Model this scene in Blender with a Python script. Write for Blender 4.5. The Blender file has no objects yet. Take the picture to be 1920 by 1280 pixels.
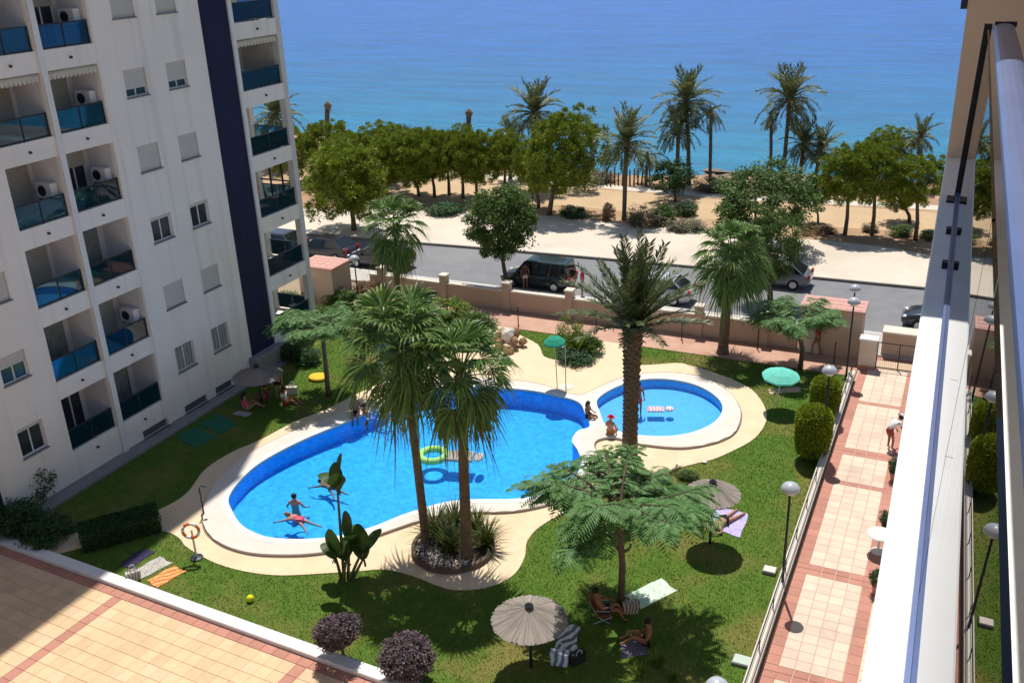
import bpy, bmesh, math, random
import numpy as np
from mathutils import Matrix, Vector, Euler
random.seed(7)
rng = np.random.default_rng(11)
scene = bpy.context.scene
COL = scene.collection
PI = math.pi

# ------------------------------------------------------------------ camera
HC = 19.2                                   # eye height above the garden lawn (m)
FPX = 1812.86                               # focal length in pixels of the 1920 px wide photograph
PITCH, ROLL, YAW = math.radians(22.766), math.radians(-2.288), math.radians(25.919)
def _ali(v):
    c, s = math.cos(YAW), math.sin(YAW)
    return Vector((v[0]*c - v[1]*s, v[0]*s + v[1]*c, v[2]))
_f = Vector((0, math.cos(PITCH), -math.sin(PITCH))); _r = Vector((1, 0, 0)); _u = _r.cross(_f)
_c, _s = math.cos(ROLL), math.sin(ROLL)
CF, CR, CU = _ali(_f), _ali(_c*_r + _s*_u), _ali(-_s*_r + _c*_u)
cam_d = bpy.data.cameras.new('camera'); cam = bpy.data.objects.new('camera', cam_d); COL.objects.link(cam)
cam_d.sensor_width = 36.0; cam_d.lens = FPX*36.0/1920.0
cam_d.clip_start = 0.02; cam_d.clip_end = 20000
cam.matrix_world = Matrix(((CR.x, CU.x, -CF.x, 0), (CR.y, CU.y, -CF.y, 0), (CR.z, CU.z, -CF.z, HC), (0, 0, 0, 1)))
scene.camera = cam

# ------------------------------------------------------------------ sky, sun, exposure
SUN_H = Vector((-0.40, 0.917)); SUN_SLOPE = 0.435
to_sun = Vector((SUN_H.x*SUN_SLOPE, SUN_H.y*SUN_SLOPE, 1.0)).normalized()
world = bpy.data.worlds.new('World'); scene.world = world; world.use_nodes = True
wn = world.node_tree; bg = wn.nodes['Background']
sky = wn.nodes.new('ShaderNodeTexSky'); sky.sky_type = 'NISHITA'; sky.sun_disc = False
sky.sun_elevation = math.asin(to_sun.z); sky.sun_rotation = math.atan2(to_sun.x, to_sun.y)
sky.air_density = 1.0; sky.dust_density = 0.6; sky.ozone_density = 1.5
wn.links.new(sky.outputs[0], bg.inputs[0]); bg.inputs[1].default_value = 0.087
sun_d = bpy.data.lights.new('sun', 'SUN'); sun_d.energy = 4.6; sun_d.angle = math.radians(0.55); sun_d.color = (1.0, 0.955, 0.88)
sun = bpy.data.objects.new('sun', sun_d); COL.objects.link(sun); sun.location = (-20, 40, 60)
sun.rotation_euler = to_sun.to_track_quat('Z', 'Y').to_euler()
vs = scene.view_settings; vs.view_transform = 'Standard'; vs.look = 'None'; vs.gamma = 1.0; vs.exposure = 0.08
vs.use_curve_mapping = False

# ------------------------------------------------------------------ pixel -> place
def ray(x, y): return CF + CR*((x - 960)/FPX) - CU*((y - 640)/FPX)
def P(x, y, z=0.0):
    q = ray(x, y); t = (z - HC)/q.z
    return Vector((q.x*t, q.y*t, z))
def PP(lst, z=0.0): return [P(x, y, z).xy for x, y in lst]
def hgt(base, x, y):
    """height at which the pixel ray passes over a base point"""
    q = ray(x, y); t = math.hypot(base[0], base[1])/math.hypot(q.x, q.y); return HC + q.z*t

# ------------------------------------------------------------------ helpers
def finish(o, label=None, cat=None, group=None, kind=None):
    if label: o['label'] = label
    if cat: o['category'] = cat
    if group: o['group'] = group
    if kind: o['kind'] = kind
    return o
def thing(name, label, cat, loc=(0, 0, 0), rz=0.0, group=None):
    o = bpy.data.objects.new(name, None); COL.objects.link(o)
    o.empty_display_size = 0.2
    o.location = loc; o.rotation_euler = (0, 0, rz)
    return finish(o, label, cat, group)
def link(name, me, parent=None, loc=(0, 0, 0), rot=(0, 0, 0), sc=1.0):
    o = bpy.data.objects.new(name, me); COL.objects.link(o); o.parent = parent
    o.location = loc; o.rotation_euler = rot
    o.scale = (sc, sc, sc) if isinstance(sc, (int, float)) else sc
    return o
class MB:
    def __init__(s): s.v = []; s.f = []
    def add(s, vs_, fs_):
        n = len(s.v); s.v += [tuple(map(float, q)) for q in vs_]; s.f += [tuple(i + n for i in q) for q in fs_]; return s
    def poly(s, pts): return s.add(pts, [tuple(range(len(pts)))])
    def box(s, x0, x1, y0, y1, z0, z1):
        return s.add([(x0,y0,z0),(x1,y0,z0),(x1,y1,z0),(x0,y1,z0),(x0,y0,z1),(x1,y0,z1),(x1,y1,z1),(x0,y1,z1)],
                     [(0,3,2,1),(4,5,6,7),(0,1,5,4),(1,2,6,5),(2,3,7,6),(3,0,4,7)])
    def cbox(s, x0, x1, y0, y1, z0, z1, c):
        """box with a chamfered top rim"""
        return s.add([(x0,y0,z0),(x1,y0,z0),(x1,y1,z0),(x0,y1,z0),(x0,y0,z1-c),(x1,y0,z1-c),(x1,y1,z1-c),(x0,y1,z1-c),
                      (x0+c,y0+c,z1),(x1-c,y0+c,z1),(x1-c,y1-c,z1),(x0+c,y1-c,z1)],
                     [(0,3,2,1),(8,9,10,11),(0,1,5,4),(1,2,6,5),(2,3,7,6),(3,0,4,7),(4,5,9,8),(5,6,10,9),(6,7,11,10),(7,4,8,11)])
    def tube(s, pts, rad, n=8, cap=True):
        pts = [Vector(p) for p in pts]
        if isinstance(rad, (int, float)): rad = [rad]*len(pts)
        base = len(s.v); vs_ = []; fs_ = []
        for i, p in enumerate(pts):
            d = (pts[min(i+1, len(pts)-1)] - pts[max(i-1, 0)])
            if d.length < 1e-9: d = Vector((0, 0, 1))
            d.normalize()
            a = d.cross(Vector((0, 0, 1)) if abs(d.z) < .9 else Vector((1, 0, 0))).normalized(); b = d.cross(a)
            for k in range(n):
                t = 2*PI*k/n; vs_.append(p + (a*math.cos(t) + b*math.sin(t))*rad[i])
        for i in range(len(pts)-1):
            for k in range(n):
                k2 = (k+1) % n; fs_.append((i*n+k, i*n+k2, (i+1)*n+k2, (i+1)*n+k))
        if cap: fs_ += [tuple(range(n-1, -1, -1)), tuple((len(pts)-1)*n+k for k in range(n))]
        return s.add(vs_, fs_)
    def lathe(s, prof, n=16, c=(0, 0), cap=True, wob=0.0):
        vs_ = []; fs_ = []
        for r, z in prof:
            for k in range(n):
                t = 2*PI*k/n; rr = r*(1 + (random.uniform(-wob, wob) if wob else 0))
                vs_.append((c[0]+rr*math.cos(t), c[1]+rr*math.sin(t), z))
        for i in range(len(prof)-1):
            for k in range(n):
                k2 = (k+1) % n; fs_.append((i*n+k, i*n+k2, (i+1)*n+k2, (i+1)*n+k))
        if cap: fs_ += [tuple(range(n-1, -1, -1)), tuple((len(prof)-1)*n+k for k in range(n))]
        return s.add(vs_, fs_)
    def ball(s, c, r, nu=10, nv=6):
        if isinstance(r, (int, float)): r = (r, r, r)
        vs_ = [(c[0], c[1], c[2]-r[2])]; fs_ = []
        for i in range(1, nv):
            ph = -PI/2 + PI*i/nv
            for k in range(nu):
                t = 2*PI*k/nu; vs_.append((c[0]+r[0]*math.cos(ph)*math.cos(t), c[1]+r[1]*math.cos(ph)*math.sin(t), c[2]+r[2]*math.sin(ph)))
        vs_.append((c[0], c[1], c[2]+r[2])); L = len(vs_)-1
        for k in range(nu):
            k2 = (k+1) % nu; fs_.append((0, 1+k2, 1+k)); fs_.append((L, L-nu+k, L-nu+k2))
            for i in range(nv-2): fs_.append((1+i*nu+k, 1+i*nu+k2, 1+(i+1)*nu+k2, 1+(i+1)*nu+k))
        return s.add(vs_, fs_)
    def prism(s, out, z0, z1):
        n = len(out)
        return s.add([(x, y, z0) for x, y in out] + [(x, y, z1) for x, y in out],
                     [tuple(range(n-1, -1, -1)), tuple(range(n, 2*n))] + [(i, (i+1) % n, n+(i+1) % n, n+i) for i in range(n)])
    def rot(s, M):
        s.v = [tuple(M @ Vector(p)) for p in s.v]; return s
    def mesh(s, name, mat, smooth=False):
        me = bpy.data.meshes.new(name); me.from_pydata(s.v, [], s.f)
        if mat: me.materials.append(mat)
        if smooth: me.polygons.foreach_set('use_smooth', [True]*len(me.polygons))
        me.update(); return me
    def build(s, name, mat, parent=None, smooth=False, loc=(0, 0, 0), rot=(0, 0, 0), sc=1.0):
        return link(name, s.mesh(name, mat, smooth), parent, loc, rot, sc)
def np_mesh(name, V, F, mat, smooth=False):
    me = bpy.data.meshes.new(name); V = np.asarray(V, dtype=np.float32); F = np.asarray(F, dtype=np.int32); k = F.shape[1]
    me.vertices.add(len(V)); me.vertices.foreach_set('co', V.ravel())
    me.loops.add(F.size); me.loops.foreach_set('vertex_index', F.ravel())
    me.polygons.add(len(F)); me.polygons.foreach_set('loop_start', np.arange(len(F), dtype=np.int32)*k)
    try: me.polygons.foreach_set('loop_total', np.full(len(F), k, dtype=np.int32))
    except Exception: pass
    me.materials.append(mat); me.update(calc_edges=True); me.validate()
    return me
def smooth(pts, n=6, closed=True):
    """Catmull-Rom through 2-D points"""
    pts = [Vector(p) for p in pts]; N = len(pts); out = []
    for i in range(N if closed else N-1):
        g = (lambda j: pts[j % N]) if closed else (lambda j: pts[max(0, min(N-1, j))])
        p0, p1, p2, p3 = g(i-1), g(i), g(i+1), g(i+2)
        for k in range(n):
            t = k/n
            out.append(0.5*((2*p1) + (p2-p0)*t + (2*p0-5*p1+4*p2-p3)*t*t + (3*p1-p0-3*p2+p3)*t**3))
    if not closed: out.append(pts[-1])
    return out
def area(pts): return .5*sum(pts[i-1][0]*pts[i][1]-pts[i][0]*pts[i-1][1] for i in range(len(pts)))
def ccw(pts): return list(pts) if area(pts) > 0 else list(pts)[::-1]
def offset(pts, d):
    pts = ccw(pts); n = len(pts); out = []
    for i in range(n):
        a, b = Vector(pts[i-1]), Vector(pts[(i+1) % n]); t = (b-a).normalized()
        out.append(Vector(pts[i]) + Vector((t.y, -t.x))*d)
    return out
def filled(name, loops, z, mat, parent=None, skirt=0.0):
    """flat sheet: first loop is the outline, the others are holes; skirt = wall depth below every rim"""
    bm = bmesh.new(); edges = []; rings = []
    for L in loops:
        vs_ = [bm.verts.new((p[0], p[1], z)) for p in L]; rings.append(vs_)
        for i in range(len(vs_)): edges.append(bm.edges.new((vs_[i-1], vs_[i])))
    bmesh.ops.triangle_fill(bm, edges=edges, use_beauty=True, use_dissolve=False)
    for f in bm.faces:
        f.normal_update()
        if f.normal.z < 0: f.normal_flip()
    if skirt:
        for vs_ in rings:
            low = [bm.verts.new((v.co.x, v.co.y, z-skirt)) for v in vs_]
            for i in range(len(vs_)): bm.faces.new((vs_[i-1], vs_[i], low[i], low[i-1]))
    me = bpy.data.meshes.new(name); bm.to_mesh(me); bm.free(); me.materials.append(mat)
    return link(name, me, parent)
def copy_tree(o, parent=None):
    c = o.copy(); COL.objects.link(c); c.parent = parent
    for ch in list(o.children): copy_tree(ch, c)
    return c

# ------------------------------------------------------------------ materials
MATS = {}
def mat(name, c1, c2=None, scale=3.0, rough=0.8, bump=0.0, bscale=None, detail=6, metal=0.0, spec=0.3, c3=None, s3=0.4, w3=0.5, coord='Object', coat=0.0):
    m = bpy.data.materials.new(name); m.use_nodes = True; nt = m.node_tree; N = nt.nodes; L = nt.links
    b = N['Principled BSDF']; b.inputs['Roughness'].default_value = rough; b.inputs['Metallic'].default_value = metal
    b.inputs['Specular IOR Level'].default_value = spec; b.inputs['Coat Weight'].default_value = coat
    b.inputs['Base Color'].default_value = (*c1, 1)
    tc = N.new('ShaderNodeTexCoord')
    if c2 is not None:
        nz = N.new('ShaderNodeTexNoise'); nz.inputs['Scale'].default_value = scale; nz.inputs['Detail'].default_value = detail
        nz.inputs['Roughness'].default_value = 0.62; L.new(tc.outputs[coord], nz.inputs['Vector'])
        rp = N.new('ShaderNodeMapRange'); rp.inputs[1].default_value = 0.3; rp.inputs[2].default_value = 0.7
        L.new(nz.outputs['Fac'], rp.inputs[0])
        mx = N.new('ShaderNodeMix'); mx.data_type = 'RGBA'; mx.inputs[6].default_value = (*c1, 1); mx.inputs[7].default_value = (*c2, 1)
        L.new(rp.outputs[0], mx.inputs[0]); out = mx.outputs[2]
        if c3 is not None:
            n3 = N.new('ShaderNodeTexNoise'); n3.inputs['Scale'].default_value = s3; n3.inputs['Detail'].default_value = 4
            L.new(tc.outputs[coord], n3.inputs['Vector'])
            r3 = N.new('ShaderNodeMapRange'); r3.inputs[1].default_value = 0.48; r3.inputs[2].default_value = 0.68; r3.inputs[4].default_value = w3
            L.new(n3.outputs['Fac'], r3.inputs[0])
            m3 = N.new('ShaderNodeMix'); m3.data_type = 'RGBA'; L.new(r3.outputs[0], m3.inputs[0]); L.new(out, m3.inputs[6]); m3.inputs[7].default_value = (*c3, 1)
            out = m3.outputs[2]
        L.new(out, b.inputs['Base Color'])
    if bump:
        nb = N.new('ShaderNodeTexNoise'); nb.inputs['Scale'].default_value = bscale or scale*4; nb.inputs['Detail'].default_value = 5
        L.new(tc.outputs[coord], nb.inputs['Vector'])
        bp = N.new('ShaderNodeBump'); bp.inputs['Strength'].default_value = min(1.0, bump*4); bp.inputs['Distance'].default_value = bump
        L.new(nb.outputs['Fac'], bp.inputs['Height']); L.new(bp.outputs[0], b.inputs['Normal'])
    MATS[name] = m; return m
def leaf(name, c1, c2, trans=0.35, rough=0.55):
    """foliage: each leaf (mesh island) takes its own tone between c1 and c2, with light passing through"""
    m = bpy.data.materials.new(name); m.use_nodes = True; nt = m.node_tree; N = nt.nodes; L = nt.links
    b = N['Principled BSDF']; b.inputs['Roughness'].default_value = rough; b.inputs['Specular IOR Level'].default_value = 0.3
    g = N.new('ShaderNodeNewGeometry'); mx = N.new('ShaderNodeMix'); mx.data_type = 'RGBA'
    mx.inputs[6].default_value = (*c1, 1); mx.inputs[7].default_value = (*c2, 1)
    L.new(g.outputs['Random Per Island'], mx.inputs[0]); L.new(mx.outputs[2], b.inputs['Base Color'])
    tr = N.new('ShaderNodeBsdfTranslucent'); L.new(mx.outputs[2], tr.inputs['Color'])
    ms = N.new('ShaderNodeMixShader'); ms.inputs[0].default_value = trans
    L.new(b.outputs[0], ms.inputs[1]); L.new(tr.outputs[0], ms.inputs[2]); L.new(ms.outputs[0], N['Material Output'].inputs[0])
    MATS[name] = m; return m
def glassy(name, tint, ior=1.45, rough=0.02, bump=0.0, bscale=2.0, opac=0.0, body=(0, 0, 0), stretch=None, body_mix=0.0):
    """clear pane or water: tinted pass-through plus Fresnel mirror"""
    m = bpy.data.materials.new(name); m.use_nodes = True; nt = m.node_tree; N = nt.nodes; L = nt.links
    N.remove(N['Principled BSDF'])
    t = N.new('ShaderNodeBsdfTransparent'); t.inputs[0].default_value = (*tint, 1)
    gl = N.new('ShaderNodeBsdfGlossy'); gl.inputs['Roughness'].default_value = rough
    fr = N.new('ShaderNodeFresnel'); fr.inputs[0].default_value = ior
    low = t.outputs[0]
    if body_mix:
        d = N.new('ShaderNodeBsdfDiffuse'); d.inputs[0].default_value = (*body, 1)
        mb = N.new('ShaderNodeMixShader'); mb.inputs[0].default_value = body_mix; L.new(t.outputs[0], mb.inputs[1]); L.new(d.outputs[0], mb.inputs[2]); low = mb.outputs[0]
    ms = N.new('ShaderNodeMixShader'); L.new(fr.outputs[0], ms.inputs[0]); L.new(low, ms.inputs[1]); L.new(gl.outputs[0], ms.inputs[2])
    L.new(ms.outputs[0], N['Material Output'].inputs[0])
    if bump:
        tc = N.new('ShaderNodeTexCoord'); mp = N.new('ShaderNodeMapping'); L.new(tc.outputs['Object'], mp.inputs[0])
        if stretch: mp.inputs['Scale'].default_value = stretch
        nb = N.new('ShaderNodeTexNoise'); nb.inputs['Scale'].default_value = bscale; nb.inputs['Detail'].default_value = 4; L.new(mp.outputs[0], nb.inputs['Vector'])
        bp = N.new('ShaderNodeBump'); bp.inputs['Strength'].default_value = 1.0; bp.inputs['Distance'].default_value = bump
        L.new(nb.outputs['Fac'], bp.inputs['Height']); L.new(bp.outputs[0], gl.inputs['Normal']); L.new(bp.outputs[0], fr.inputs['Normal'])
    MATS[name] = m; return m

m_plaster = mat('plaster', (0.89, 0.84, 0.77), (0.85, 0.80, 0.73), 0.5, 0.85, 0.004, 30, c3=(0.76, 0.71, 0.65), s3=0.35, w3=0.35)
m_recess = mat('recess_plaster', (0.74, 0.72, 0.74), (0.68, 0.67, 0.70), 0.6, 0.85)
m_navy = mat('navy_plaster', (0.013, 0.018, 0.060), (0.010, 0.014, 0.048), 0.6, 0.75, 0.004, 30)
m_white = mat('white_paint', (0.80, 0.79, 0.77), (0.73, 0.72, 0.70), 1.5, 0.6)
m_offwhite = mat('off_white', (0.66, 0.65, 0.62), (0.58, 0.57, 0.55), 1.2, 0.6)
m_dark = mat('dark_metal', (0.035, 0.04, 0.05), None, rough=0.45, metal=0.3)
m_black = mat('black_plastic', (0.015, 0.015, 0.017), None, rough=0.5)
m_alu = mat('aluminium', (0.52, 0.54, 0.60), (0.46, 0.48, 0.55), 3, 0.35, metal=0.85)
m_bluealu = mat('blue_anodised', (0.22, 0.28, 0.52), (0.18, 0.24, 0.46), 3, 0.35, metal=0.7)
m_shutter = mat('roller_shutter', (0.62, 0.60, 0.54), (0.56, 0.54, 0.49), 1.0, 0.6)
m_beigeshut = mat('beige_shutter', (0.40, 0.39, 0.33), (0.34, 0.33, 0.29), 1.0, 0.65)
m_darkglass = mat('dark_window_glass', (0.02, 0.03, 0.035), (0.035, 0.045, 0.05), 0.8, 0.08, spec=0.6)
m_curtain = mat('curtain', (0.34, 0.36, 0.33), (0.20, 0.23, 0.22), 5, 0.9)
m_railglass = glassy('balcony_glass', (0.42, 0.66, 0.78), 1.5, 0.02, body=(0.02, 0.16, 0.26), body_mix=0.15)
m_drain = mat('drain', (0.05, 0.05, 0.05), None, rough=0.7)
m_stone = mat('grey_stone', (0.30, 0.29, 0.28), (0.22, 0.21, 0.21), 3, 0.85, 0.01, 20)

def add_streaks(m, amt=.22, coord='Object', sc=(2.2, 2.2, .10)):
    """vertical rain staining"""
    N = m.node_tree.nodes; L = m.node_tree.links; b = N['Principled BSDF']; src = b.inputs['Base Color'].links[0].from_socket
    tc = N.new('ShaderNodeTexCoord'); mp = N.new('ShaderNodeMapping'); mp.inputs['Scale'].default_value = sc; L.new(tc.outputs[coord], mp.inputs[0])
    nz = N.new('ShaderNodeTexNoise'); nz.inputs['Scale'].default_value = 1.0; nz.inputs['Detail'].default_value = 7; L.new(mp.outputs[0], nz.inputs['Vector'])
    mr = N.new('ShaderNodeMapRange'); mr.inputs[1].default_value = .52; mr.inputs[2].default_value = .75; mr.inputs[3].default_value = 1.0; mr.inputs[4].default_value = 1-amt; L.new(nz.outputs['Fac'], mr.inputs[0])
    h = N.new('ShaderNodeHueSaturation'); L.new(mr.outputs[0], h.inputs['Value']); L.new(src, h.inputs['Color']); L.new(h.outputs[0], b.inputs['Base Color'])
add_streaks(m_plaster, .16); add_streaks(m_navy, .35); add_streaks(m_recess, .15)
# ------------------------------------------------------------------ ground materials
def tile_mat(name, c1, c2, rough=0.75):
    m = mat(name, c1, c2, 6, rough, 0.002, 60); nt = m.node_tree; N = nt.nodes; L = nt.links
    b = N['Principled BSDF']; src = b.inputs['Base Color'].links[0].from_socket
    oi = N.new('ShaderNodeObjectInfo'); mr = N.new('ShaderNodeMapRange'); mr.inputs[3].default_value = 0.90; mr.inputs[4].default_value = 1.06
    L.new(oi.outputs['Random'], mr.inputs[0]); h = N.new('ShaderNodeHueSaturation'); L.new(mr.outputs[0], h.inputs['Value']); L.new(src, h.inputs['Color'])
    gp = N.new('ShaderNodeNewGeometry'); sn = N.new('ShaderNodeTexNoise'); sn.inputs['Scale'].default_value = .55; sn.inputs['Detail'].default_value = 8; sn.inputs['Roughness'].default_value = .7; L.new(gp.outputs['Position'], sn.inputs['Vector'])
    sr = N.new('ShaderNodeMapRange'); sr.inputs[1].default_value = .45; sr.inputs[2].default_value = .75; sr.inputs[3].default_value = 1.0; sr.inputs[4].default_value = .78; L.new(sn.outputs['Fac'], sr.inputs[0])
    h2 = N.new('ShaderNodeHueSaturation'); L.new(sr.outputs[0], h2.inputs['Value']); L.new(h.outputs[0], h2.inputs['Color'])
    L.new(h2.outputs[0], b.inputs['Base Color']); return m
m_tile = tile_mat('sand_tile', (0.76, 0.53, 0.32), (0.70, 0.49, 0.30))
m_ptile = tile_mat('pale_tile', (0.76, 0.58, 0.45), (0.71, 0.54, 0.42))
m_red = tile_mat('terracotta_tile', (0.53, 0.25, 0.185), (0.47, 0.22, 0.16))
m_joint = mat('tile_joint', (0.60, 0.44, 0.31), (0.54, 0.40, 0.28), 5, 0.9)
m_deck = mat('deck_stone', (0.78, 0.62, 0.42), (0.72, 0.55, 0.36), 2.2, 0.8, 0.004, 40, c3=(0.68, 0.49, 0.30), s3=0.8, w3=0.5)
m_coping = mat('coping_stone', (0.72, 0.64, 0.57), (0.66, 0.58, 0.51), 1.6, 0.7, 0.003, 40)
m_basin = mat('pool_mosaic', (0.035, 0.43, 0.86), (0.025, 0.37, 0.82), 5, 0.4)
m_basin_k = mat('small_pool_mosaic', (0.12, 0.47, 0.84), (0.10, 0.43, 0.80), 5, 0.4)
def add_mosaic(m, sz, amt):
    nt = m.node_tree; N = nt.nodes; L = nt.links; b = N['Principled BSDF']; src = b.inputs['Base Color'].links[0].from_socket
    tc = N.new('ShaderNodeTexCoord'); v = N.new('ShaderNodeTexVoronoi'); v.distance = 'CHEBYCHEV'; v.inputs['Scale'].default_value = 1/sz
    L.new(tc.outputs['Object'], v.inputs['Vector']); sp = N.new('ShaderNodeSeparateColor'); L.new(v.outputs['Color'], sp.inputs[0])
    mr = N.new('ShaderNodeMapRange'); mr.inputs[3].default_value = 1-amt; mr.inputs[4].default_value = 1+amt; L.new(sp.outputs[0], mr.inputs[0])
    h = N.new('ShaderNodeHueSaturation'); L.new(mr.outputs[0], h.inputs['Value']); L.new(src, h.inputs['Color']); L.new(h.outputs[0], b.inputs['Base Color'])
add_mosaic(m_basin, 0.16, 0.16); add_mosaic(m_basin_k, 0.16, 0.06)
m_water = glassy('pool_water', (0.80, 0.95, 1.0), 1.33, 0.03, bump=0.05, bscale=2.6)
m_kwater = glassy('shallow_water', (0.88, 0.97, 1.0), 1.33, 0.03, bump=0.015, bscale=2.5)
m_lawn = mat('lawn_grass', (0.105, 0.175, 0.028), (0.070, 0.130, 0.018), 2.2, 0.95, 0.06, 22, detail=12, spec=0.1, c3=(0.21, 0.175, 0.055), s3=0.42, w3=0.8)
m_earth = mat('bare_earth', (0.34, 0.27, 0.19), (0.28, 0.22, 0.15), 0.7, 0.95, 0.03, 8, spec=0.1)
m_asphalt = mat('asphalt', (0.235, 0.235, 0.245), (0.19, 0.19, 0.20), 1.2, 0.9, 0.006, 60, c3=(0.27, 0.265, 0.26), s3=0.15, w3=0.6)
m_walk = mat('pavement', (0.50, 0.47, 0.42), (0.43, 0.40, 0.36), 1.3, 0.9, 0.004, 40)
m_prom = mat('promenade_paving', (0.70, 0.61, 0.50), (0.62, 0.54, 0.44), 0.6, 0.9, 0.004, 30, c3=(0.46, 0.40, 0.32), s3=0.2, w3=0.4)
m_park = mat('park_earth', (0.46, 0.30, 0.18), (0.36, 0.23, 0.14), 0.5, 0.95, 0.06, 3, spec=0.1, c3=(0.58, 0.42, 0.26), s3=0.12, w3=0.8)
m_sand = mat('sand', (0.58, 0.42, 0.26), (0.50, 0.36, 0.22), 0.6, 0.95, 0.05, 3, spec=0.1)
m_kerb = mat('kerb_stone', (0.22, 0.20, 0.18), (0.16, 0.15, 0.14), 3, 0.9)
m_pinkwall = mat('pink_wall_render', (0.56, 0.43, 0.34), (0.50, 0.38, 0.30), 0.8, 0.9, 0.004, 30)
m_pinktop = mat('pink_tile_roof', (0.62, 0.36, 0.30), (0.56, 0.31, 0.26), 1.5, 0.85)
m_creamwall = mat('cream_coping', (0.72, 0.64, 0.54), (0.64, 0.57, 0.48), 2, 0.8)
m_gravel = mat('white_gravel', (0.66, 0.63, 0.58), (0.40, 0.38, 0.35), 16, 0.95, 0.03, 30)
m_soil = mat('soil', (0.10, 0.07, 0.05), (0.07, 0.05, 0.035), 6, 0.95, 0.03, 20)

# ------------------------------------------------------------------ outlines traced on the ground
main_px = [(429,938),(437,965),(455,990),(490,1008),(525,1014),(580,1015),(640,1008),(700,992),(760,968),(830,947),(880,941),(960,940),(1005,934),(1045,920),
           (1078,898),(1090,872),(1084,848),(1073,830),(1084,812),(1106,803),(1098,780),(1086,758),(1050,746),(1000,736),(950,731),(890,728),(830,729),(757,744),(700,772),(640,798),(560,832),(490,870),(450,905)]
kid_px = [(1120,752),(1155,729),(1205,715),(1260,715),(1310,727),(1345,749),(1355,771),(1340,795),(1300,814),(1250,822),(1200,820),(1162,813),(1135,800),(1124,776)]
cop_px = [(382,979),(390,1002),(419,1025),(462,1039),(511,1044),(577,1043),(642,1033),(695,1012),(751,992),(800,976),(850,966),(900,964),(950,963),(995,957),(1045,943),(1095,915),(1122,885),(1124,860),(1114,840),
          (1122,828),(1150,824),(1185,832),(1222,839),(1279,843),(1327,836),(1360,825),(1379,811),(1388,789),(1386,767),(1371,743),(1343,723),(1309,709),(1257,702),(1205,704),(1159,714),(1110,735),(1083,744),(1044,733),
          (1005,722),(950,715),(890,711),(820,714),(751,729),(690,757),(620,786),(540,817),(470,853),(420,892),(394,928),(383,955)]
deck_px = [(349,1025),(337,1010),(318,999),(288,996),(200,1015),(120,1036),(60,1052),(40,1030),(100,1012),(161,994),(230,977),(300,955),(350,925),(385,880),(437,847),(488,825),(557,789),(610,769),(669,739),(740,708),(820,678),(880,645),
           (915,620),(940,604),(962,622),(1008,646),(1021,669),(1060,675),(1116,658),(1133,634),(1140,618),(1176,622),(1170,645),(1180,678),(1205,685),(1267,681),(1292,685),(1330,696),(1378,714),(1412,733),(1434,764),(1436,791),(1415,822),(1375,845),
           (1335,862),(1290,873),(1230,891),(1150,920),(1080,950),(1016,985),(989,1014),(984,1044),(966,1075),(933,1095),(884,1106),(835,1103),(769,1078),(720,1068),(675,1071),(626,1074),(528,1079),(462,1072),(413,1059),(380,1044)]
main_o = ccw(smooth(PP(main_px), 5)); kid_o = ccw(smooth(PP(kid_px), 5)); cop_o = ccw(smooth(PP(cop_px), 4)); deck_o = ccw(smooth(PP(deck_px), 4))

# ------------------------------------------------------------------ ground, lawn, deck, pools
GX0, GX1, GY0, GY1 = -30.4, -3.42, 15.5, 45.3
g = filled('ground', [[(-260, -160), (170, -160), (170, 46.5), (-260, 46.5)], [(GX0, GY0), (GX1, GY0), (GX1, GY1), (GX0, GY1)]], -0.02, m_earth); finish(g, kind='structure')
lawn = filled('lawn', [[(GX0, GY0), (GX1, GY0), (GX1, GY1), (GX0, GY1)], main_o, kid_o], 0.0, m_lawn); finish(lawn, kind='structure')
deck = filled('pool_deck', [deck_o, main_o, kid_o], 0.025, m_deck, skirt=0.03); finish(deck, kind='structure')
cop = filled('pool_coping', [cop_o, main_o, kid_o], 0.11, m_coping, skirt=0.10); finish(cop, kind='structure')
bev = cop.modifiers.new('bevel', 'BEVEL'); bev.width = 0.03; bev.segments = 2; bev.limit_method = 'ANGLE'
def ring(name, outline, w, z, h, m):
    inn = outline; out = offset(outline, w); mb = MB(); n = len(inn)
    for i in range(n):
        j = (i+1) % n; a, b, c, d = inn[i], inn[j], out[j], out[i]
        mb.add([(a.x,a.y,z),(b.x,b.y,z),(c.x,c.y,z),(d.x,d.y,z),(c.x,c.y,z-h),(d.x,d.y,z-h)], [(3,2,1,0),(2,3,5,4)])
    return mb.build(name, m)
m_gutter = mat('gutter_tile', (0.30, 0.22, 0.16), (0.24, 0.18, 0.13), 6, 0.9)
m_rim = mat('white_rim_tile', (0.82, 0.80, 0.77), (0.76, 0.74, 0.71), 2.5, 0.5)
for _o in (main_o, kid_o): finish(ring('pool_rim', offset(_o, -.012), .24, .117, .02, m_rim), kind='structure')
gut = ring('pool_gutter', cop_o, 0.07, 0.034, 0.01, m_gutter); finish(gut, kind='structure')
def basin(name, outline, depth, m, slope=0.0):
    mb = MB(); n = len(outline); ys = [p.y for p in outline]; y0, y1 = min(ys), max(ys)
    dz = lambda p: -depth - slope*(p.y-y0)/(y1-y0)
    for i in range(n):
        a, b = outline[i], outline[(i+1) % n]; mb.add([(a.x,a.y,0.02),(b.x,b.y,0.02),(b.x,b.y,dz(b)),(a.x,a.y,dz(a))], [(0,1,2,3)])
    o = mb.build(name, m)
    fl = filled('pool_floor', [outline], -depth-0.001, m, parent=o)
    if slope:
        for v in fl.data.vertices: v.co.z = dz(v.co)
    finish(o, kind='structure'); return o
basin('pool_basin', main_o, 0.62, m_basin, 0.18); basin('small_pool_basin', kid_o, 0.34, m_basin_k)
w1 = filled('pool_water', [main_o], 0.0, m_water); finish(w1, kind='structure')
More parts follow.
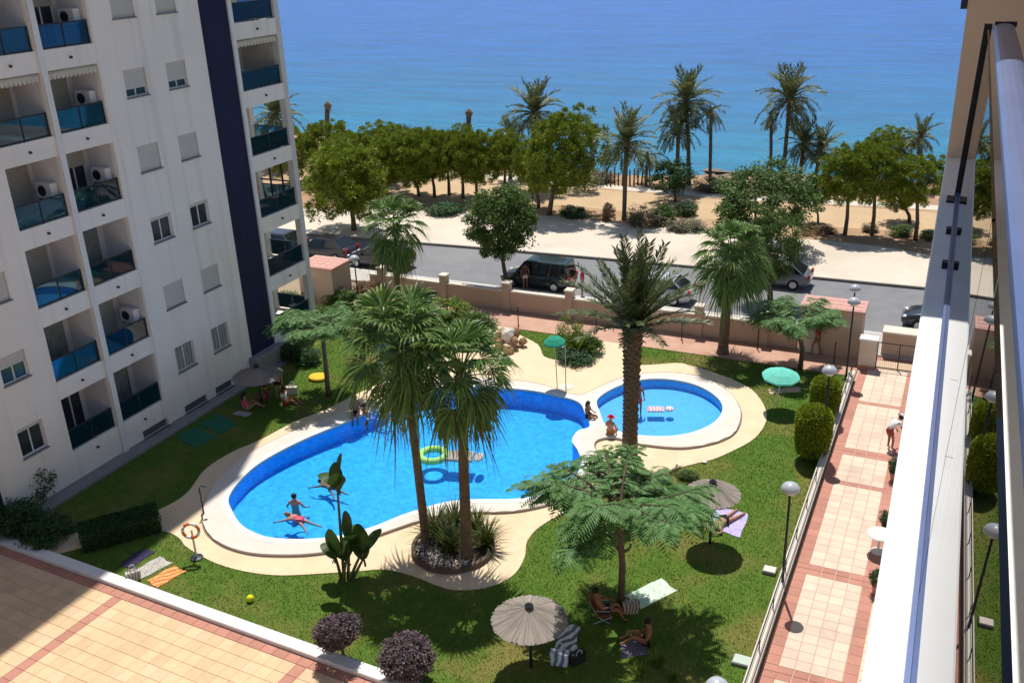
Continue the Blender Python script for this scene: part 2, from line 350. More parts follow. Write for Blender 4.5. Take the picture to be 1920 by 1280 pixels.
w2 = filled('small_pool_water', [kid_o], 0.0, m_kwater); finish(w2, kind='structure')
# lighter curb strip along the foot of the apartment block
fs = MB().box(-30.08, -29.35, 16, 35.0, -0.02, 0.10).build('foot_pavement', m_stone); finish(fs, kind='structure')
# pink path inside the front wall
pth = MB().box(-31.5, -3.42, 42.75, 44.95, -0.01, 0.03).build('path', mat('pink_paving', (0.56, 0.35, 0.26), (0.48, 0.28, 0.20), 1.5, 0.85, 0.004, 30, c3=(0.36, 0.17, 0.12), s3=0.5, w3=0.5)); finish(pth, kind='structure')

def in_frame(p, pad=10):
    d = Vector((p[0], p[1], p[2]-HC)); z = d.dot(CF)
    if z < .1: return False
    x = 960 + FPX*d.dot(CR)/z; y = 640 - FPX*d.dot(CU)/z
    return -pad < x < 1920+pad and -pad < y < 1280+pad
def tile_mesh(sx, sy, h, m, name='tile'): return MB().cbox(-sx/2, sx/2, -sy/2, sy/2, -h, 0, 0.006).mesh(name, m)

# ------------------------------------------------------------------ terrace (bottom left) with its tiles
ter = MB().box(-6, 27.5, -30, 0, -0.3, 0.06).build('terrace', m_joint, loc=(-29.7, 18.42, 0), rot=(0, 0, math.radians(-2.3))); finish(ter, kind='structure')
MB().cbox(-6, 27.5, -0.40, 0.02, -0.3, 0.22, 0.02).build('kerb', m_white, ter)
T = 0.45; tm = tile_mesh(T-.010, T-.010, 0.02, m_tile); rm = tile_mesh(T-.010, 0.33, 0.02, m_red, 'border_tile'); rm2 = tile_mesh(0.35, T-.010, 0.02, m_red, 'border_tile')
bands = [(-0.6), 6.85, 14.3, 21.75]; M_ter = Matrix.Translation((-29.7, 18.42, 0)) @ Matrix.Rotation(math.radians(-2.3), 4, 'Z')
rest = MB(); cand = []
for i in range(72):
    x = -5.5 + i*T
    if x > 27: break
    o = link('border_tile', rm, ter, (x, -0.575, 0.079))
for b in bands:
    for j in range(30): link('border_tile', rm2, ter, (b, -0.755 - T*(j+.5), 0.079))
for bi in range(3):
    x0, x1 = bands[bi]+.185, bands[bi+1]-.185; n = 16; w = (x1-x0)/n
    for i in range(n):
        for j in range(30):
            q = (x0 + w*(i+.5), -0.755 - T*(j+.5), 0.08)
            if in_frame(M_ter @ Vector(q), 20): cand.append(q)
            else: rest.cbox(q[0]-T/2+.007, q[0]+T/2-.007, q[1]-T/2+.007, q[1]+T/2-.007, 0.06, 0.08, .006)
cand.sort(key=lambda q: -q[1] if False else q[1])
for q in cand[:300]: link('tile', tm, ter, q)
for q in cand[300:]: rest.cbox(q[0]-T/2+.007, q[0]+T/2-.007, q[1]-T/2+.007, q[1]+T/2-.007, 0.06, 0.08, .006)
finish(rest.build('far_tiles', m_tile, ter), kind='stuff')

# ------------------------------------------------------------------ walkway between the garden and our block
wk = MB().box(-3.36, 1.4, -12, 45.0, -0.3, 0.03).build('walkway', m_joint); finish(wk, kind='structure')
wt = tile_mesh(0.406, 0.406, 0.02, m_ptile); wr = tile_mesh(0.36, 0.408, 0.02, m_red, 'border_tile'); wb = tile_mesh(0.40, 0.27, 0.02, m_red, 'border_tile')
wbands = [P(1641,758).y, P(1618,847).y, P(1606,912).y, P(1565,1072).y, P(1500,1268).y, 44.2]
wcand = []
y = 16.0; Y = []
while y < 43.9:
    nb_ = [b for b in wbands if y-.02 < b < y+.52]
    if nb_:
        Y.append((y+.14, 'band')); y += .285
    else: Y.append((y+.207, 'tile')); y += .414
for yy, k in Y:
    if k == 'tile':
        link('border_tile', wr, wk, (-3.14, yy, 0.048)); link('border_tile', wr, wk, (-1.06, yy, 0.048))
    else:
        link('border_tile', wb, wk, (-3.14, yy, 0.048)); link('border_tile', wb, wk, (-1.06, yy, 0.048))
    for i in range(4):
        link('border_tile' if k == 'band' else 'tile', wb if k == 'band' else wt, wk, (-2.74 + i*.427, yy, 0.049))
rest2 = MB()
for i in range(68): rest2.cbox(-0.86, 1.38, 16+i*.414+.007, 16+(i+1)*.414-.007, 0.03, 0.049, .006)
finish(rest2.build('far_tiles', m_ptile, wk), kind='stuff')

# ------------------------------------------------------------------ road, pavements, promenade, park, beach, sea
def strip(name, lo, hi, z, m, th=0.0):
    """sheet between two x-sorted polylines"""
    lo = [Vector(p) for p in lo]; hi = [Vector(p) for p in hi]
    o = filled(name, [lo + hi[::-1]], z, m, skirt=th); finish(o, kind='structure'); return o
kf = [(-260, 46.0), (-60, 52.9), (-45.3, 53.5), (-29.9, 54.7), (-18, 55.3), (-7.6, 55.75), (-1.6, 55.9), (20, 56.2), (170, 58)]
nf = [(-260, 48.2), (170, 48.2)]
strip('road', [(-260, 46.4), (170, 46.4)], [(x, y+.3) for x, y in kf], -0.015, m_asphalt)
strip('pavement', [(-260, 46.41), (-3.5, 46.41), (-3.5, 45.4), (2.0, 45.4), (2.0, 46.41), (170, 46.41)], nf, 0.10, m_walk, 0.12)
strip('kerb', [(-260, 48.203), (170, 48.203)], [(-260, 48.36), (170, 48.36)], 0.105, m_offwhite, 0.12)
pe = [(-260, 45), (-75, 52), (-46.9, 59.3), (-41.1, 61.1), (-34.5, 62.6), (-27, 63.4), (-19, 63.0), (-12, 62.9), (-7.4, 63.3), (-4.4, 63.1), (-.9, 62.0), (10, 61.5), (170, 60)]
pe = [(-260, 61), (-75, 59)] + pe[2:]
strip('promenade', [(x, y+.16) for x, y in kf], pe, 0.12, m_prom, 0.14)
strip('kerb', kf, [(x, y+.157) for x, y in kf], 0.125, m_kerb, 0.14)
park = strip('park_ground', [(x, y-.3) for x, y in pe], [(-260, 92), (-64, 86), (-40, 80), (-27, 77), (-22, 78), (-16, 80.5), (-4, 81), (170, 84)], 0.10, m_park)
bpath = strip('beach_path', [(-60, 74.2), (-27.4, 72.4), (-14.9, 71.9), (-4.35, 73.0), (60, 75)], [(-60, 76.2), (-27.4, 73.7), (-14.9, 73.2), (-4.35, 74.3), (60, 77)], 0.106, mat('pale_path', (0.66, 0.60, 0.50), (0.58, 0.52, 0.43), 1, 0.9))
sandp = strip('sand', [(-46, 62.6), (-38, 64.8), (-27, 66.5), (-18, 65.8), (-11, 66.5), (-4, 66.8), (30, 67)], [(-46, 71.5), (-27.4, 71.9), (-14.9, 71.4), (-4.35, 72.4), (30, 73.5)], 0.108, m_sand)
m_rock = mat('shore_rock', (0.28, 0.20, 0.14), (0.16, 0.12, 0.09), 0.8, 0.95, 0.3, 1.5)
mbs = MB(); edge = [(-260, 92), (-64, 86), (-40, 80), (-27, 77), (-22, 78), (-16, 80.5), (-4, 81), (170, 84)]
edge = [tuple(p) for p in smooth(edge, 14, closed=False)]; rows = []
for k in range(5):
    rows.append([(x + random.uniform(-.3, .3), y - .2 + k*1.6 + (random.uniform(-.4, .4) if k else 0), 0.10 - k*k*.26 + (random.uniform(-.12, .12) if k else 0)) for x, y in edge])
n = len(edge); mbs.add([q for r in rows for q in r], [(k*n+i, k*n+i+1, (k+1)*n+i+1, (k+1)*n+i) for k in range(4) for i in range(n-1)])
sl = mbs.build('shore', m_rock); finish(sl, kind='structure')
def sea_material():
    m = bpy.data.materials.new('sea'); m.use_nodes = True; nt = m.node_tree; N = nt.nodes; L = nt.links; b = N['Principled BSDF']
    tc = N.new('ShaderNodeTexCoord'); sep = N.new('ShaderNodeSeparateXYZ'); L.new(tc.outputs['Object'], sep.inputs[0])
    nz = N.new('ShaderNodeTexNoise'); mp = N.new('ShaderNodeMapping'); mp.inputs['Scale'].default_value = (0.012, 0.05, 1); L.new(tc.outputs['Object'], mp.inputs[0]); L.new(mp.outputs[0], nz.inputs['Vector'])
    nz.inputs['Scale'].default_value = 1.0; nz.inputs['Detail'].default_value = 5
    ad = N.new('ShaderNodeMath'); ad.operation = 'MULTIPLY_ADD'; ad.inputs[1].default_value = 46; L.new(nz.outputs['Fac'], ad.inputs[0]); L.new(sep.outputs['Y'], ad.inputs[2])
    mr = N.new('ShaderNodeMapRange'); mr.inputs[1].default_value = 100; mr.inputs[2].default_value = 330; L.new(ad.outputs[0], mr.inputs[0])
    cr = N.new('ShaderNodeValToRGB'); e = cr.color_ramp.elements
    e[0].position = 0.0; e[0].color = (0.0000, 0.2310, 0.3646, 1); e[1].position = 1.0; e[1].color = (0.0019, 0.1228, 0.4896, 1)
    for pos, c in ((0.10, (0.0005, 0.2162, 0.3907, 1)), (0.26, (0.0014, 0.1622, 0.4011, 1)), (0.5, (0.0014, 0.1327, 0.4479, 1))):
        q = e.new(pos); q.color = c
    L.new(mr.outputs[0], cr.inputs[0])
    rp = N.new('ShaderNodeTexNoise'); m3 = N.new('ShaderNodeMapping'); m3.inputs['Scale'].default_value = (0.05, 0.22, 1); m3.inputs['Rotation'].default_value = (0, 0, -.35); L.new(tc.outputs['Object'], m3.inputs[0]); L.new(m3.outputs[0], rp.inputs['Vector']); rp.inputs['Scale'].default_value = 1.0; rp.inputs['Detail'].default_value = 8; rp.inputs['Roughness'].default_value = .7
    rr_ = N.new('ShaderNodeMapRange'); rr_.inputs[1].default_value = .3; rr_.inputs[2].default_value = .7; rr_.inputs[3].default_value = .74; rr_.inputs[4].default_value = 1.22; L.new(rp.outputs['Fac'], rr_.inputs[0])
    hs = N.new('ShaderNodeHueSaturation'); L.new(rr_.outputs[0], hs.inputs['Value']); L.new(cr.outputs[0], hs.inputs['Color']); L.new(hs.outputs[0], b.inputs['Base Color'])
    b.inputs['Roughness'].default_value = 0.22; b.inputs['IOR'].default_value = 1.33; b.inputs['Specular IOR Level'].default_value = 0.26
    w = N.new('ShaderNodeTexNoise'); m2 = N.new('ShaderNodeMapping'); m2.inputs['Scale'].default_value = (0.16, 0.5, 1); m2.inputs['Rotation'].default_value = (0, 0, 0.25); L.new(tc.outputs['Object'], m2.inputs[0]); L.new(m2.outputs[0], w.inputs['Vector'])
    w.inputs['Scale'].default_value = 1.0; w.inputs['Detail'].default_value = 7; w.inputs['Roughness'].default_value = 0.65
    bp = N.new('ShaderNodeBump'); bp.inputs['Strength'].default_value = 1.0; bp.inputs['Distance'].default_value = 0.75; L.new(w.outputs['Fac'], bp.inputs['Height']); L.new(bp.outputs[0], b.inputs['Normal'])
    return m
sea = MB().poly([(-9000, 60, -3.2), (9000, 60, -3.2), (9000, 14000, -3.2), (-9000, 14000, -3.2)]).build('sea', sea_material()); finish(sea, kind='structure')

# ------------------------------------------------------------------ grass blades on the lawn
def inside(px_, py_, poly):
    r = np.zeros(len(px_), bool); n = len(poly)
    for i in range(n):
        x0, y0 = poly[i-1]; x1, y1 = poly[i]
        c = ((y0 > py_) != (y1 > py_)); r ^= c & (px_ < (x1-x0)*(py_-y0)/(y1-y0+1e-12) + x0)
    return r
gn = 230000; gx = rng.uniform(-29.3, -3.68, gn); gy = rng.uniform(16.6, 42.8, gn)
keep = ~inside(gx, gy, [tuple(p) for p in offset(deck_o, -.035)]) & ~inside(gx, gy, [tuple(p) for p in offset(cop_o, .05)]) & (gy > 18.46 - .040*(gx+29.7))
gx, gy = gx[keep], gy[keep]; n = len(gx); a = rng.uniform(0, 6.283, n); hgt_ = rng.uniform(.03, .075, n); w_ = rng.uniform(.008, .016, n); lean = rng.uniform(.2, .9, n)*hgt_
dx, dy = np.cos(a), np.sin(a); V = np.zeros((n, 3, 3), np.float32)
V[:, 0] = np.stack([gx-dy*w_, gy+dx*w_, np.full(n, .0)], 1); V[:, 1] = np.stack([gx+dy*w_, gy-dx*w_, np.full(n, .0)], 1); V[:, 2] = np.stack([gx+dx*lean, gy+dy*lean, hgt_], 1)
m_blade = bpy.data.materials.new('grass_blade'); m_blade.use_nodes = True; _N = m_blade.node_tree.nodes; _L = m_blade.node_tree.links; _b = _N['Principled BSDF']; _b.inputs['Roughness'].default_value = .8; _b.inputs['Specular IOR Level'].default_value = .15
_g = _N.new('ShaderNodeNewGeometry'); _m = _N.new('ShaderNodeMix'); _m.data_type = 'RGBA'; _m.inputs[6].default_value = (.150, .275, .045, 1); _m.inputs[7].default_value = (.085, .175, .028, 1); _L.new(_g.outputs['Random Per Island'], _m.inputs[0])
_n = _N.new('ShaderNodeTexNoise'); _n.inputs['Scale'].default_value = .42; _n.inputs['Detail'].default_value = 6; _L.new(_g.outputs['Position'], _n.inputs['Vector']); _r = _N.new('ShaderNodeMapRange'); _r.inputs[1].default_value = .48; _r.inputs[2].default_value = .68; _r.inputs[4].default_value = .65; _L.new(_n.outputs['Fac'], _r.inputs[0])
_m2 = _N.new('ShaderNodeMix'); _m2.data_type = 'RGBA'; _L.new(_r.outputs[0], _m2.inputs[0]); _L.new(_m.outputs[2], _m2.inputs[6]); _m2.inputs[7].default_value = (.29, .25, .085, 1); _L.new(_m2.outputs[2], _b.inputs['Base Color'])
grass = link('grass', np_mesh('grass', V.reshape(-1, 3), np.arange(3*n).reshape(-1, 3), m_blade)); finish(grass, 'short patchy green grass growing over the pool garden lawn', 'grass', kind='stuff')
# faint joints between coping stones: thin grooves laid across the rim
# ------------------------------------------------------------------ apartment block on the left
FX = -30.08; FH = 2.95; Z0 = 16.066; OPH = 2.226; ROOF = 34.0
AL, AR, BL, BR, CL, CR_ = 22.43, 24.68, 24.97, 27.29, 35.15, 38.10; YEND = 38.42
blk = thing('apartment_building', 'tall pale apartment block with navy stripe and glass balconies beside the pool garden', 'building', (FX, 0, 0))
def zb(k): return Z0 - FH*k
holes = []
for k in range(-5, 6):
    for a, b in ((AL, AR), (BL, BR)): holes.append((a, b, zb(k), zb(k)+OPH))
    for a, b in ((28.43, 29.58), (30.73, 31.84), (20.36, 21.46)): holes.append((a, b, 16.82-FH*k, 17.88-FH*k + (0.12 if k == 5 else 0)))
vents = [(25.88, 27.30), (28.40, 29.82), (30.42, 31.54)]
for a, b in vents: holes.append((a, b, 0.10, 0.46))
def wall_sheet(mb, y0, y1, z0, z1, holes, depth):
    ys = sorted({y0, y1, *[h[0] for h in holes], *[h[1] for h in holes]}); zs = sorted({z0, z1, *[h[2] for h in holes], *[h[3] for h in holes]})
    for i in range(len(ys)-1):
        for j in range(len(zs)-1):
            cy, cz = (ys[i]+ys[i+1])/2, (zs[j]+zs[j+1])/2
            if any(h[0] < cy < h[1] and h[2] < cz < h[3] for h in holes): continue
            mb.poly([(0, ys[i], zs[j]), (0, ys[i+1], zs[j]), (0, ys[i+1], zs[j+1]), (0, ys[i], zs[j+1])])
    for a, b, c, d in holes:
        mb.poly([(0,a,c),(-depth,a,c),(-depth,a,d),(0,a,d)]); mb.poly([(0,b,c),(0,b,d),(-depth,b,d),(-depth,b,c)])
        mb.poly([(0,a,c),(0,b,c),(-depth,b,c),(-depth,a,c)]); mb.poly([(0,a,d),(-depth,a,d),(-depth,b,d),(0,b,d)])
mb = MB(); wall_sheet(mb, -6, 35.1, 0, ROOF, [h for h in holes], 0.20)
mb.build('wall', m_plaster, blk)
mb = MB()
mb.poly([(0, -6, 0), (0, -6, ROOF), (-15, -6, ROOF), (-15, -6, 0)]); mb.poly([(-15, -6, 0), (-15, -6, ROOF), (-15, YEND, ROOF), (-15, YEND, 0)])
mb.poly([(-15, YEND, 0), (-15, YEND, ROOF), (-2.65, YEND, ROOF), (-2.65, YEND, 0)]); mb.poly([(-2.65, YEND, 0), (-2.65, YEND, ROOF), (-2.65, 35.1, ROOF), (-2.65, 35.1, 0)])
mb.poly([(-2.65, 35.1, 0), (-2.65, 35.1, ROOF), (0, 35.1, ROOF), (0, 35.1, 0)])
mb.build('side_wall', m_plaster, blk)
MB().box(-15, 0.12, -6, YEND+.1, ROOF+.002, ROOF+.35).build('roof', m_plaster, blk)
MB().box(-3.0, -2.75, 4, 34.9, 0.3, ROOF-.1).build('core', m_dark, blk)
for a, b, z in ((33.14, 34.86, 0.95), (17.2, 19.15, 0.0)):
    MB().box(-.05, 0.02, a, b, z, ROOF-.01).build('blue_panel', m_navy, blk)
MB().box(-.05, 0.10, 24.70, 24.95, 0.1, ROOF-.02).build('pilaster', m_white, blk)
MB().box(-.05, 0.07, 34.90, 35.14, 0.1, ROOF-.02).build('pilaster', m_white, blk)
MB().box(-.05, 0.035, 27.34, 27.52, 0.1, ROOF-.02).build('pilaster', m_plaster, blk)
MB().cbox(-.05, 0.45, 32.9, 35.1, 0.1, 0.93, 0.03).build('planter_wall', m_stone, blk)
# balcony bands: a slightly proud strip below each opening
slot = MB().box(0, 0.02, 0, 2.0, 0, .02).mesh('x', m_dark)
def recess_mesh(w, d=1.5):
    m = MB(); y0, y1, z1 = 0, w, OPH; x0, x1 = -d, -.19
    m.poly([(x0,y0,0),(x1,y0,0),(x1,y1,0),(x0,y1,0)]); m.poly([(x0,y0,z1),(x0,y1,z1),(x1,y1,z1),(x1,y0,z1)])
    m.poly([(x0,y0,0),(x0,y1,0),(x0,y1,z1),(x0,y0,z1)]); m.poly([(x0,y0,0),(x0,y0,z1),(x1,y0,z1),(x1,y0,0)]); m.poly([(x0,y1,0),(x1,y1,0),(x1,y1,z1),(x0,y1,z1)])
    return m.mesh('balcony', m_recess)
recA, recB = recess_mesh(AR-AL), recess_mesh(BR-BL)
W = 2.28
gl_me = MB().box(-.125, -.113, 0, (W-.14)/2-.01, 0.07, 0.80).mesh('glass_panel', m_railglass)
hr_me = MB().box(-.145, -.095, .02, W-.02, 0.80, 0.85).mesh('handrail', m_dark)
br_me = MB().box(-.14, -.10, .02, W-.02, 0.02, 0.065).mesh('bottom_rail', m_dark)
po_me = MB().box(-.142, -.098, -.02, .02, 0.0, 0.80).mesh('post', m_dark)
dr_me = MB().tube([(-.02, 0, 0), (0.08, 0, -.01)], 0.05, 8).mesh('drain_spout', m_drain)
def railing(bal, w):
    k = w/W
    for i in range(2): link('glass_panel', gl_me, bal, (0, .04 + i*(w-.06)/2, 0), sc=(1, k, 1))
    link('handrail', hr_me, bal, sc=(1, k, 1)); link('bottom_rail', br_me, bal, sc=(1, k, 1))
    for y in (.04, w/2, w-.04): link('post', po_me, bal, (0, y, 0))
    link('drain_spout', dr_me, bal, (0, w*.5, -.36))
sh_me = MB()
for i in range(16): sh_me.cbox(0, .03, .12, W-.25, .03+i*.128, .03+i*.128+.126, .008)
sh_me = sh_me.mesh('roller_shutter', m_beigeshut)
def door(bal, kind):
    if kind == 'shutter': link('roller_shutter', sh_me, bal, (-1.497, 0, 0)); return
    fr = MB()
    for y in (.15, .80, 1.45, 1.98): fr.box(-1.49, -1.43, y, y+.06, .02, 2.1)
    fr.box(-1.49, -1.43, .21, 1.98, 2.04, 2.1)
    d = fr.build('door_frame', m_white if kind != 'grey' else m_alu, bal)
    for y in (.21, .86, 1.51): MB().box(-1.475, -1.46, y, y+(.59 if y < 1.4 else .47), .04, 2.04).build('pane', m_darkglass if kind == 'dark' else (m_curtain if kind == 'curtain' else m_darkglass), bal)
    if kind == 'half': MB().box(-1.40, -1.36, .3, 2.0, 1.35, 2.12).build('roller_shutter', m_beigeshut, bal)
    if kind in ('grey', 'curtain'):
        c = MB()
        for i in range(9): c.tube([(-1.34, 1.0+i*.10, .05), (-1.34, 1.0+i*.10, 2.05)], .045, 6)
        c.build('curtain', m_curtain, bal, smooth=True)
kinds = {('A', 0): 'shutter', ('A', 1): 'shutter', ('A', 2): 'shutter', ('A', 3): 'shutter', ('A', 4): 'curtain', ('A', 5): 'dark',
         ('B', 0): 'half', ('B', 1): 'shutter', ('B', 2): 'half', ('B', 3): 'curtain', ('B', 4): 'shutter', ('B', 5): 'grey'}
BAL = {}
for k in range(-5, 6):
    for nm, a, b, me in (('A', AL, AR, recA), ('B', BL, BR, recB)):
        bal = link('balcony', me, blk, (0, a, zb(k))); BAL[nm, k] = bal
        if k >= -1:
            railing(bal, b-a); door(bal, kinds.get((nm, k), 'shutter'))
# windows
def window(y0, y1, z0, z1, kind):
    w = y1-y0; h = z1-z0; f = MB(); t = .05
    f.box(-.18, -.10, 0, w, 0, t); f.box(-.18, -.10, 0, w, h-t, h); f.box(-.18, -.10, 0, t, t, h-t); f.box(-.18, -.10, w-t, w, t, h-t); f.box(-.175, -.11, w/2-.025, w/2+.025, t, h-t)
    o = f.build('window', m_white, blk, loc=(0, y0+.004, z0+.004), sc=.992)
    MB().box(-.08, .06, -.04, w+.04, -.05, 0).build('sill', m_stone, o)
    for s in (0, 1): MB().box(-.15, -.14, t+s*(w/2-.025), w/2-.025+s*(w/2-.025), t, h-t).build('pane', m_darkglass if kind != 'grille' else m_curtain, o)
    cov = {'closed': 1.0, 'part': .68, 'open': 0.12, 'half': .4, 'grille': 0.0}[kind]
    if cov:
        s = MB(); n = max(1, int(round(h*cov/.075)))
        for i in range(n): s.cbox(-.095, -.06, .015, w-.015, h-(i+1)*.075, h-i*.075-.003, .008)
        s.build('roller_shutter', m_shutter, o)
    if kind == 'grille':
        for i in range(6): MB().tube([(-.05, w*(i+.5)/6, 0), (-.05, w*(i+.5)/6, h)], .010, 5).build('bar', m_offwhite, o)
    return o
for k in range(-2, 6):
    z0 = 16.82-FH*k; z1 = 17.88-FH*k + (.12 if k == 5 else 0)
    window(28.43, 29.58, z0, z1, {1: 'part', 3: 'open', 5: 'grille'}.get(k, 'closed'))
    window(30.73, 31.84, z0, z1, {1: 'part', 3: 'open', 5: 'grille'}.get(k, 'closed'))
    window(20.36, 21.46, z0, z1, {4: 'half', 5: 'open'}.get(k, 'closed'))
for a, b in vents:
    v = MB().box(-.2, -.19, a, b, .10, .46).build('vent', m_black, blk)
    for i in range(4): MB().box(-.16, -.05, a+.02, b-.02, .14+i*.085, .155+i*.085).build('slat', m_stone, v)
    MB().box(.0, .10, a-.05, b+.05, .04, .10).build('sill', m_stone, v)
# corner balconies, open to the sea side
for k in range(-5, 6):
    z = zb(k); s = MB()
    s.box(-2.64, -.16, 35.11, YEND-.16, z-.30, z-.02); s.box(-.15, 0.0, 35.15, YEND-.001, z-.72, z); s.box(-2.64, -.151, YEND-.15, YEND, z-.72, z)
    bal = link('balcony', s.mesh('balcony', m_plaster), blk); BAL['C', k] = bal
    if k >= -1:
        dr = link('drain_spout', dr_me, bal, (0, 36.7, z-.36))
        for i in range(2): link('glass_panel', gl_me, bal, (0, 35.2+i*1.45, z), sc=(1, 1.33, 1))
        link('handrail', hr_me, bal, (0, 35.17, z), sc=(1, 1.28, 1)); link('bottom_rail', br_me, bal, (0, 35.17, z), sc=(1, 1.28, 1))
        for y in (35.2, 36.63, 38.02): link('post', po_me, bal, (0, y, z))
        for i in range(2): MB().box(-2.55+i*1.2, -1.4+i*1.2, YEND-.09, YEND-.078, z+.07, z+.80).build('glass_panel', m_railglass, bal)
        MB().box(-2.6, -.15, YEND-.11, YEND-.06, z+.80, z+.85).build('handrail', m_dark, bal)
        if k in (1,):
            c = MB()
            for i in range(20): c.tube([(-2.5+i*.115, YEND-.25, z+.55), (-2.5+i*.115, YEND-.25, z+2.2)], .07, 6)
            c.build('curtain', m_shutter, bal, smooth=True)
        if k == 3:
            c = MB(); 
            for x in (-2.5, -1.7, -.95, -.25): c.box(x, x+.07, YEND-.2, YEND-.13, z+.02, z+2.2)
            c.box(-2.43, -.3, YEND-.195, YEND-.135, z+1.05, z+1.12); c.build('enclosure_frame', m_dark, bal)
MB().box(-.34, .005, 38.08, YEND+.005, 0, ROOF-.03).build('column', m_offwhite, blk)
MB().box(-2.64, -2.3, 38.08, YEND-.002, 0, ROOF-.03).build('column', m_plaster, blk)

# awnings rolled up at the top of some balconies
m_awn = mat('awning_cloth', (0.62, 0.58, 0.46), (0.55, 0.51, 0.41), 2, 0.9)
for nm, y0, w, k, lab in (('A', AL, AR-AL, 1, 'rolled cream awning with scalloped fringe, balcony left of the white rib, second row from top'),
                          ('B', BL, BR-BL, 1, 'rolled cream awning with scalloped fringe, balcony right of the white rib, second row from top'),
                          ('C', CL, 2.9, 1, 'rolled cream awning over the curtained corner balcony on the sea end')):
    t = thing('awning', lab, 'awning', (FX-.10, y0+.05, zb(k)+OPH-.02), 0, 'awnings on the apartment block')
    MB().tube([(0, 0, -.09), (0, w-.1, -.09)], .075, 10).build('roller', m_awn, t, smooth=True)
    fr = MB(); n = 12
    for i in range(n):
        y = (w-.1)*i/n; dy = (w-.1)/n
        fr.add([(.08, y, -.10), (.08, y+dy, -.10), (.08, y+dy*.9, -.26), (.08, y+dy*.5, -.31), (.08, y+dy*.1, -.26), (.07, y, -.10), (.07, y+dy, -.10), (.07, y+dy*.9, -.26), (.07, y+dy*.5, -.31), (.07, y+dy*.1, -.26)],
               [(0,4,3,2,1), (5,6,7,8,9), (0,5,9,4), (1,2,7,6), (4,9,8,3), (3,8,7,2)])
    fr.build('fringe', m_awn, t)
# air conditioners standing on balconies
def aircon(loc, rz, label):
    t = thing('air_conditioner', label, 'air conditioner', loc, rz, 'air conditioners on balconies')
    MB().cbox(-.40, .40, -.15, .15, .06, .62, .02).build('casing', m_white, t)
    MB().lathe([(.20, 0), (.20, .02), (.05, .03)], 16).build('fan_grille', m_dark, t, loc=(-.08, -.152, .34), rot=(PI/2, 0, 0))
    for x in (-.28, .28): MB().box(x-.02, x+.02, -.15, .177, 0, .06).build('bracket', m_dark, t)
for nm, k, extra, lab in (('B', 0, .25, 'white air conditioner on the topmost balcony right of the white rib'), ('B', 1, .2, 'white air conditioner on awning balcony right of the white rib'),
                          ('B', 2, .2, 'white air conditioner beside the half open shutter balcony'), ('B', 4, .1, 'white air conditioner on the lower balcony with closed shutter right of the rib'),
                          ('A', 2, .2, 'white air conditioner on the closed shutter balcony left of the white rib')):
    y1 = AR if nm == 'A' else BR
    aircon((FX-.75, y1-.18, zb(k)+.62), 0, lab)
aircon((FX-.9, 35.35, zb(4)-.02), PI, 'white air conditioner on the lowest corner balcony of the sea end')

# ------------------------------------------------------------------ our own block: balcony with glass parapet
own = thing('apartment_building', 'cream apartment block with white balcony ledge, glass parapet and blue handrail', 'building', (0, 0, 0), math.radians(0.888))
SZ = 17.65
m_ledge = mat('white_ledge', (0.86, 0.85, 0.83), (0.80, 0.79, 0.77), 3, 0.6, 0.002, 40)
m_ownwall = mat('cream_render', (0.66, 0.52, 0.40), (0.60, 0.47, 0.36), 1.2, 0.9, 0.003, 40)
m_parapet = glassy('parapet_glass', (0.55, 0.80, 0.78), 1.52, 0.0)
MB().cbox(-.034, 1.6, -6, 6.69, SZ-.28, SZ, .006).build('balcony_ledge', m_ledge, own)
MB().cbox(-.034, 1.6, 6.692, 15, SZ-.28, SZ, .006).build('balcony_ledge', m_ledge, own)
MB().box(1.42, 11, -14, 16, 0, SZ-.29).build('wall', m_ownwall, own)
MB().box(1.62, 11, -14, 16, SZ-.285, SZ+9).build('wall', m_ownwall, own)
MB().box(-.030, 1.61, 7.4, 7.7, SZ+.001, SZ+2.68).build('dividing_wall', m_ownwall, own)
MB().box(-1.0, 1.61, 5.35, 15, SZ+2.69, SZ+2.95).build('upper_shade_slab', m_offwhite, own)  # unseen slab added overhead to shade the far stretch of the ledge
lowr = MB(); lowr.box(.050, .062, -6, 6.2, SZ, SZ+.055); lowr.box(.0621, .0700, -6, 6.2, SZ, SZ+.02); lowr.box(.0701, .083, -6, 6.2, SZ, SZ+.055)
lowr.build('bottom_rail', m_bluealu, own)
def lean(mb, z0=SZ+.022, k=.030):
    mb.v = [(x + max(0, z-z0)*k, y, z) for x, y, z in mb.v]; return mb
for i in range(6): lean(MB().box(.0615, .0695, -6+i*2.03, -6+i*2.03+2.015, SZ+.022, SZ+.985)).build('glass_pane', m_parapet, own)
hp = []
for i in range(9):
    a = PI*i/8; hp.append((.172+.056*math.cos(a), SZ+.982+.025*math.sin(a)))
hpv = MB(); n = len(hp)
hpv.add([(x, -6, z) for x, z in hp] + [(x, 6.16, z) for x, z in hp], [(i, i+1, n+i+1, n+i) for i in range(n-1)] + [(n-1, 0, n, 2*n-1)] + [tuple(range(n-1, -1, -1)), tuple(range(n, 2*n))])
hpv.build('handrail', m_bluealu, own)
lean(MB().box(.045, .085, 6.17, 6.21, SZ+.012, SZ+1.0)).build('post', m_black, own)
MB().cbox(.005, .125, 6.12, 6.26, SZ, SZ+.012, .003).build('foot_plate', m_black, own)
MB().box(.125, .235, 6.162, 6.20, SZ+.985, SZ+1.012).build('end_cap', m_black, own)
for y in (4.85, 5.45): MB().box(.024, .049, y, y+.05, SZ, SZ+.03).build('clip', m_black, own)
for y in (1.75, 2.95, 3.55): MB().box(-.004, .022, y, y+.006, SZ, SZ+.001).build('joint', m_offwhite, own)
wl = thing('wall_lamp', 'dark box lamp fixed to the cream dividing wall above the ledge', 'lamp', (-.135, 7.55, SZ+.98), math.radians(.888))
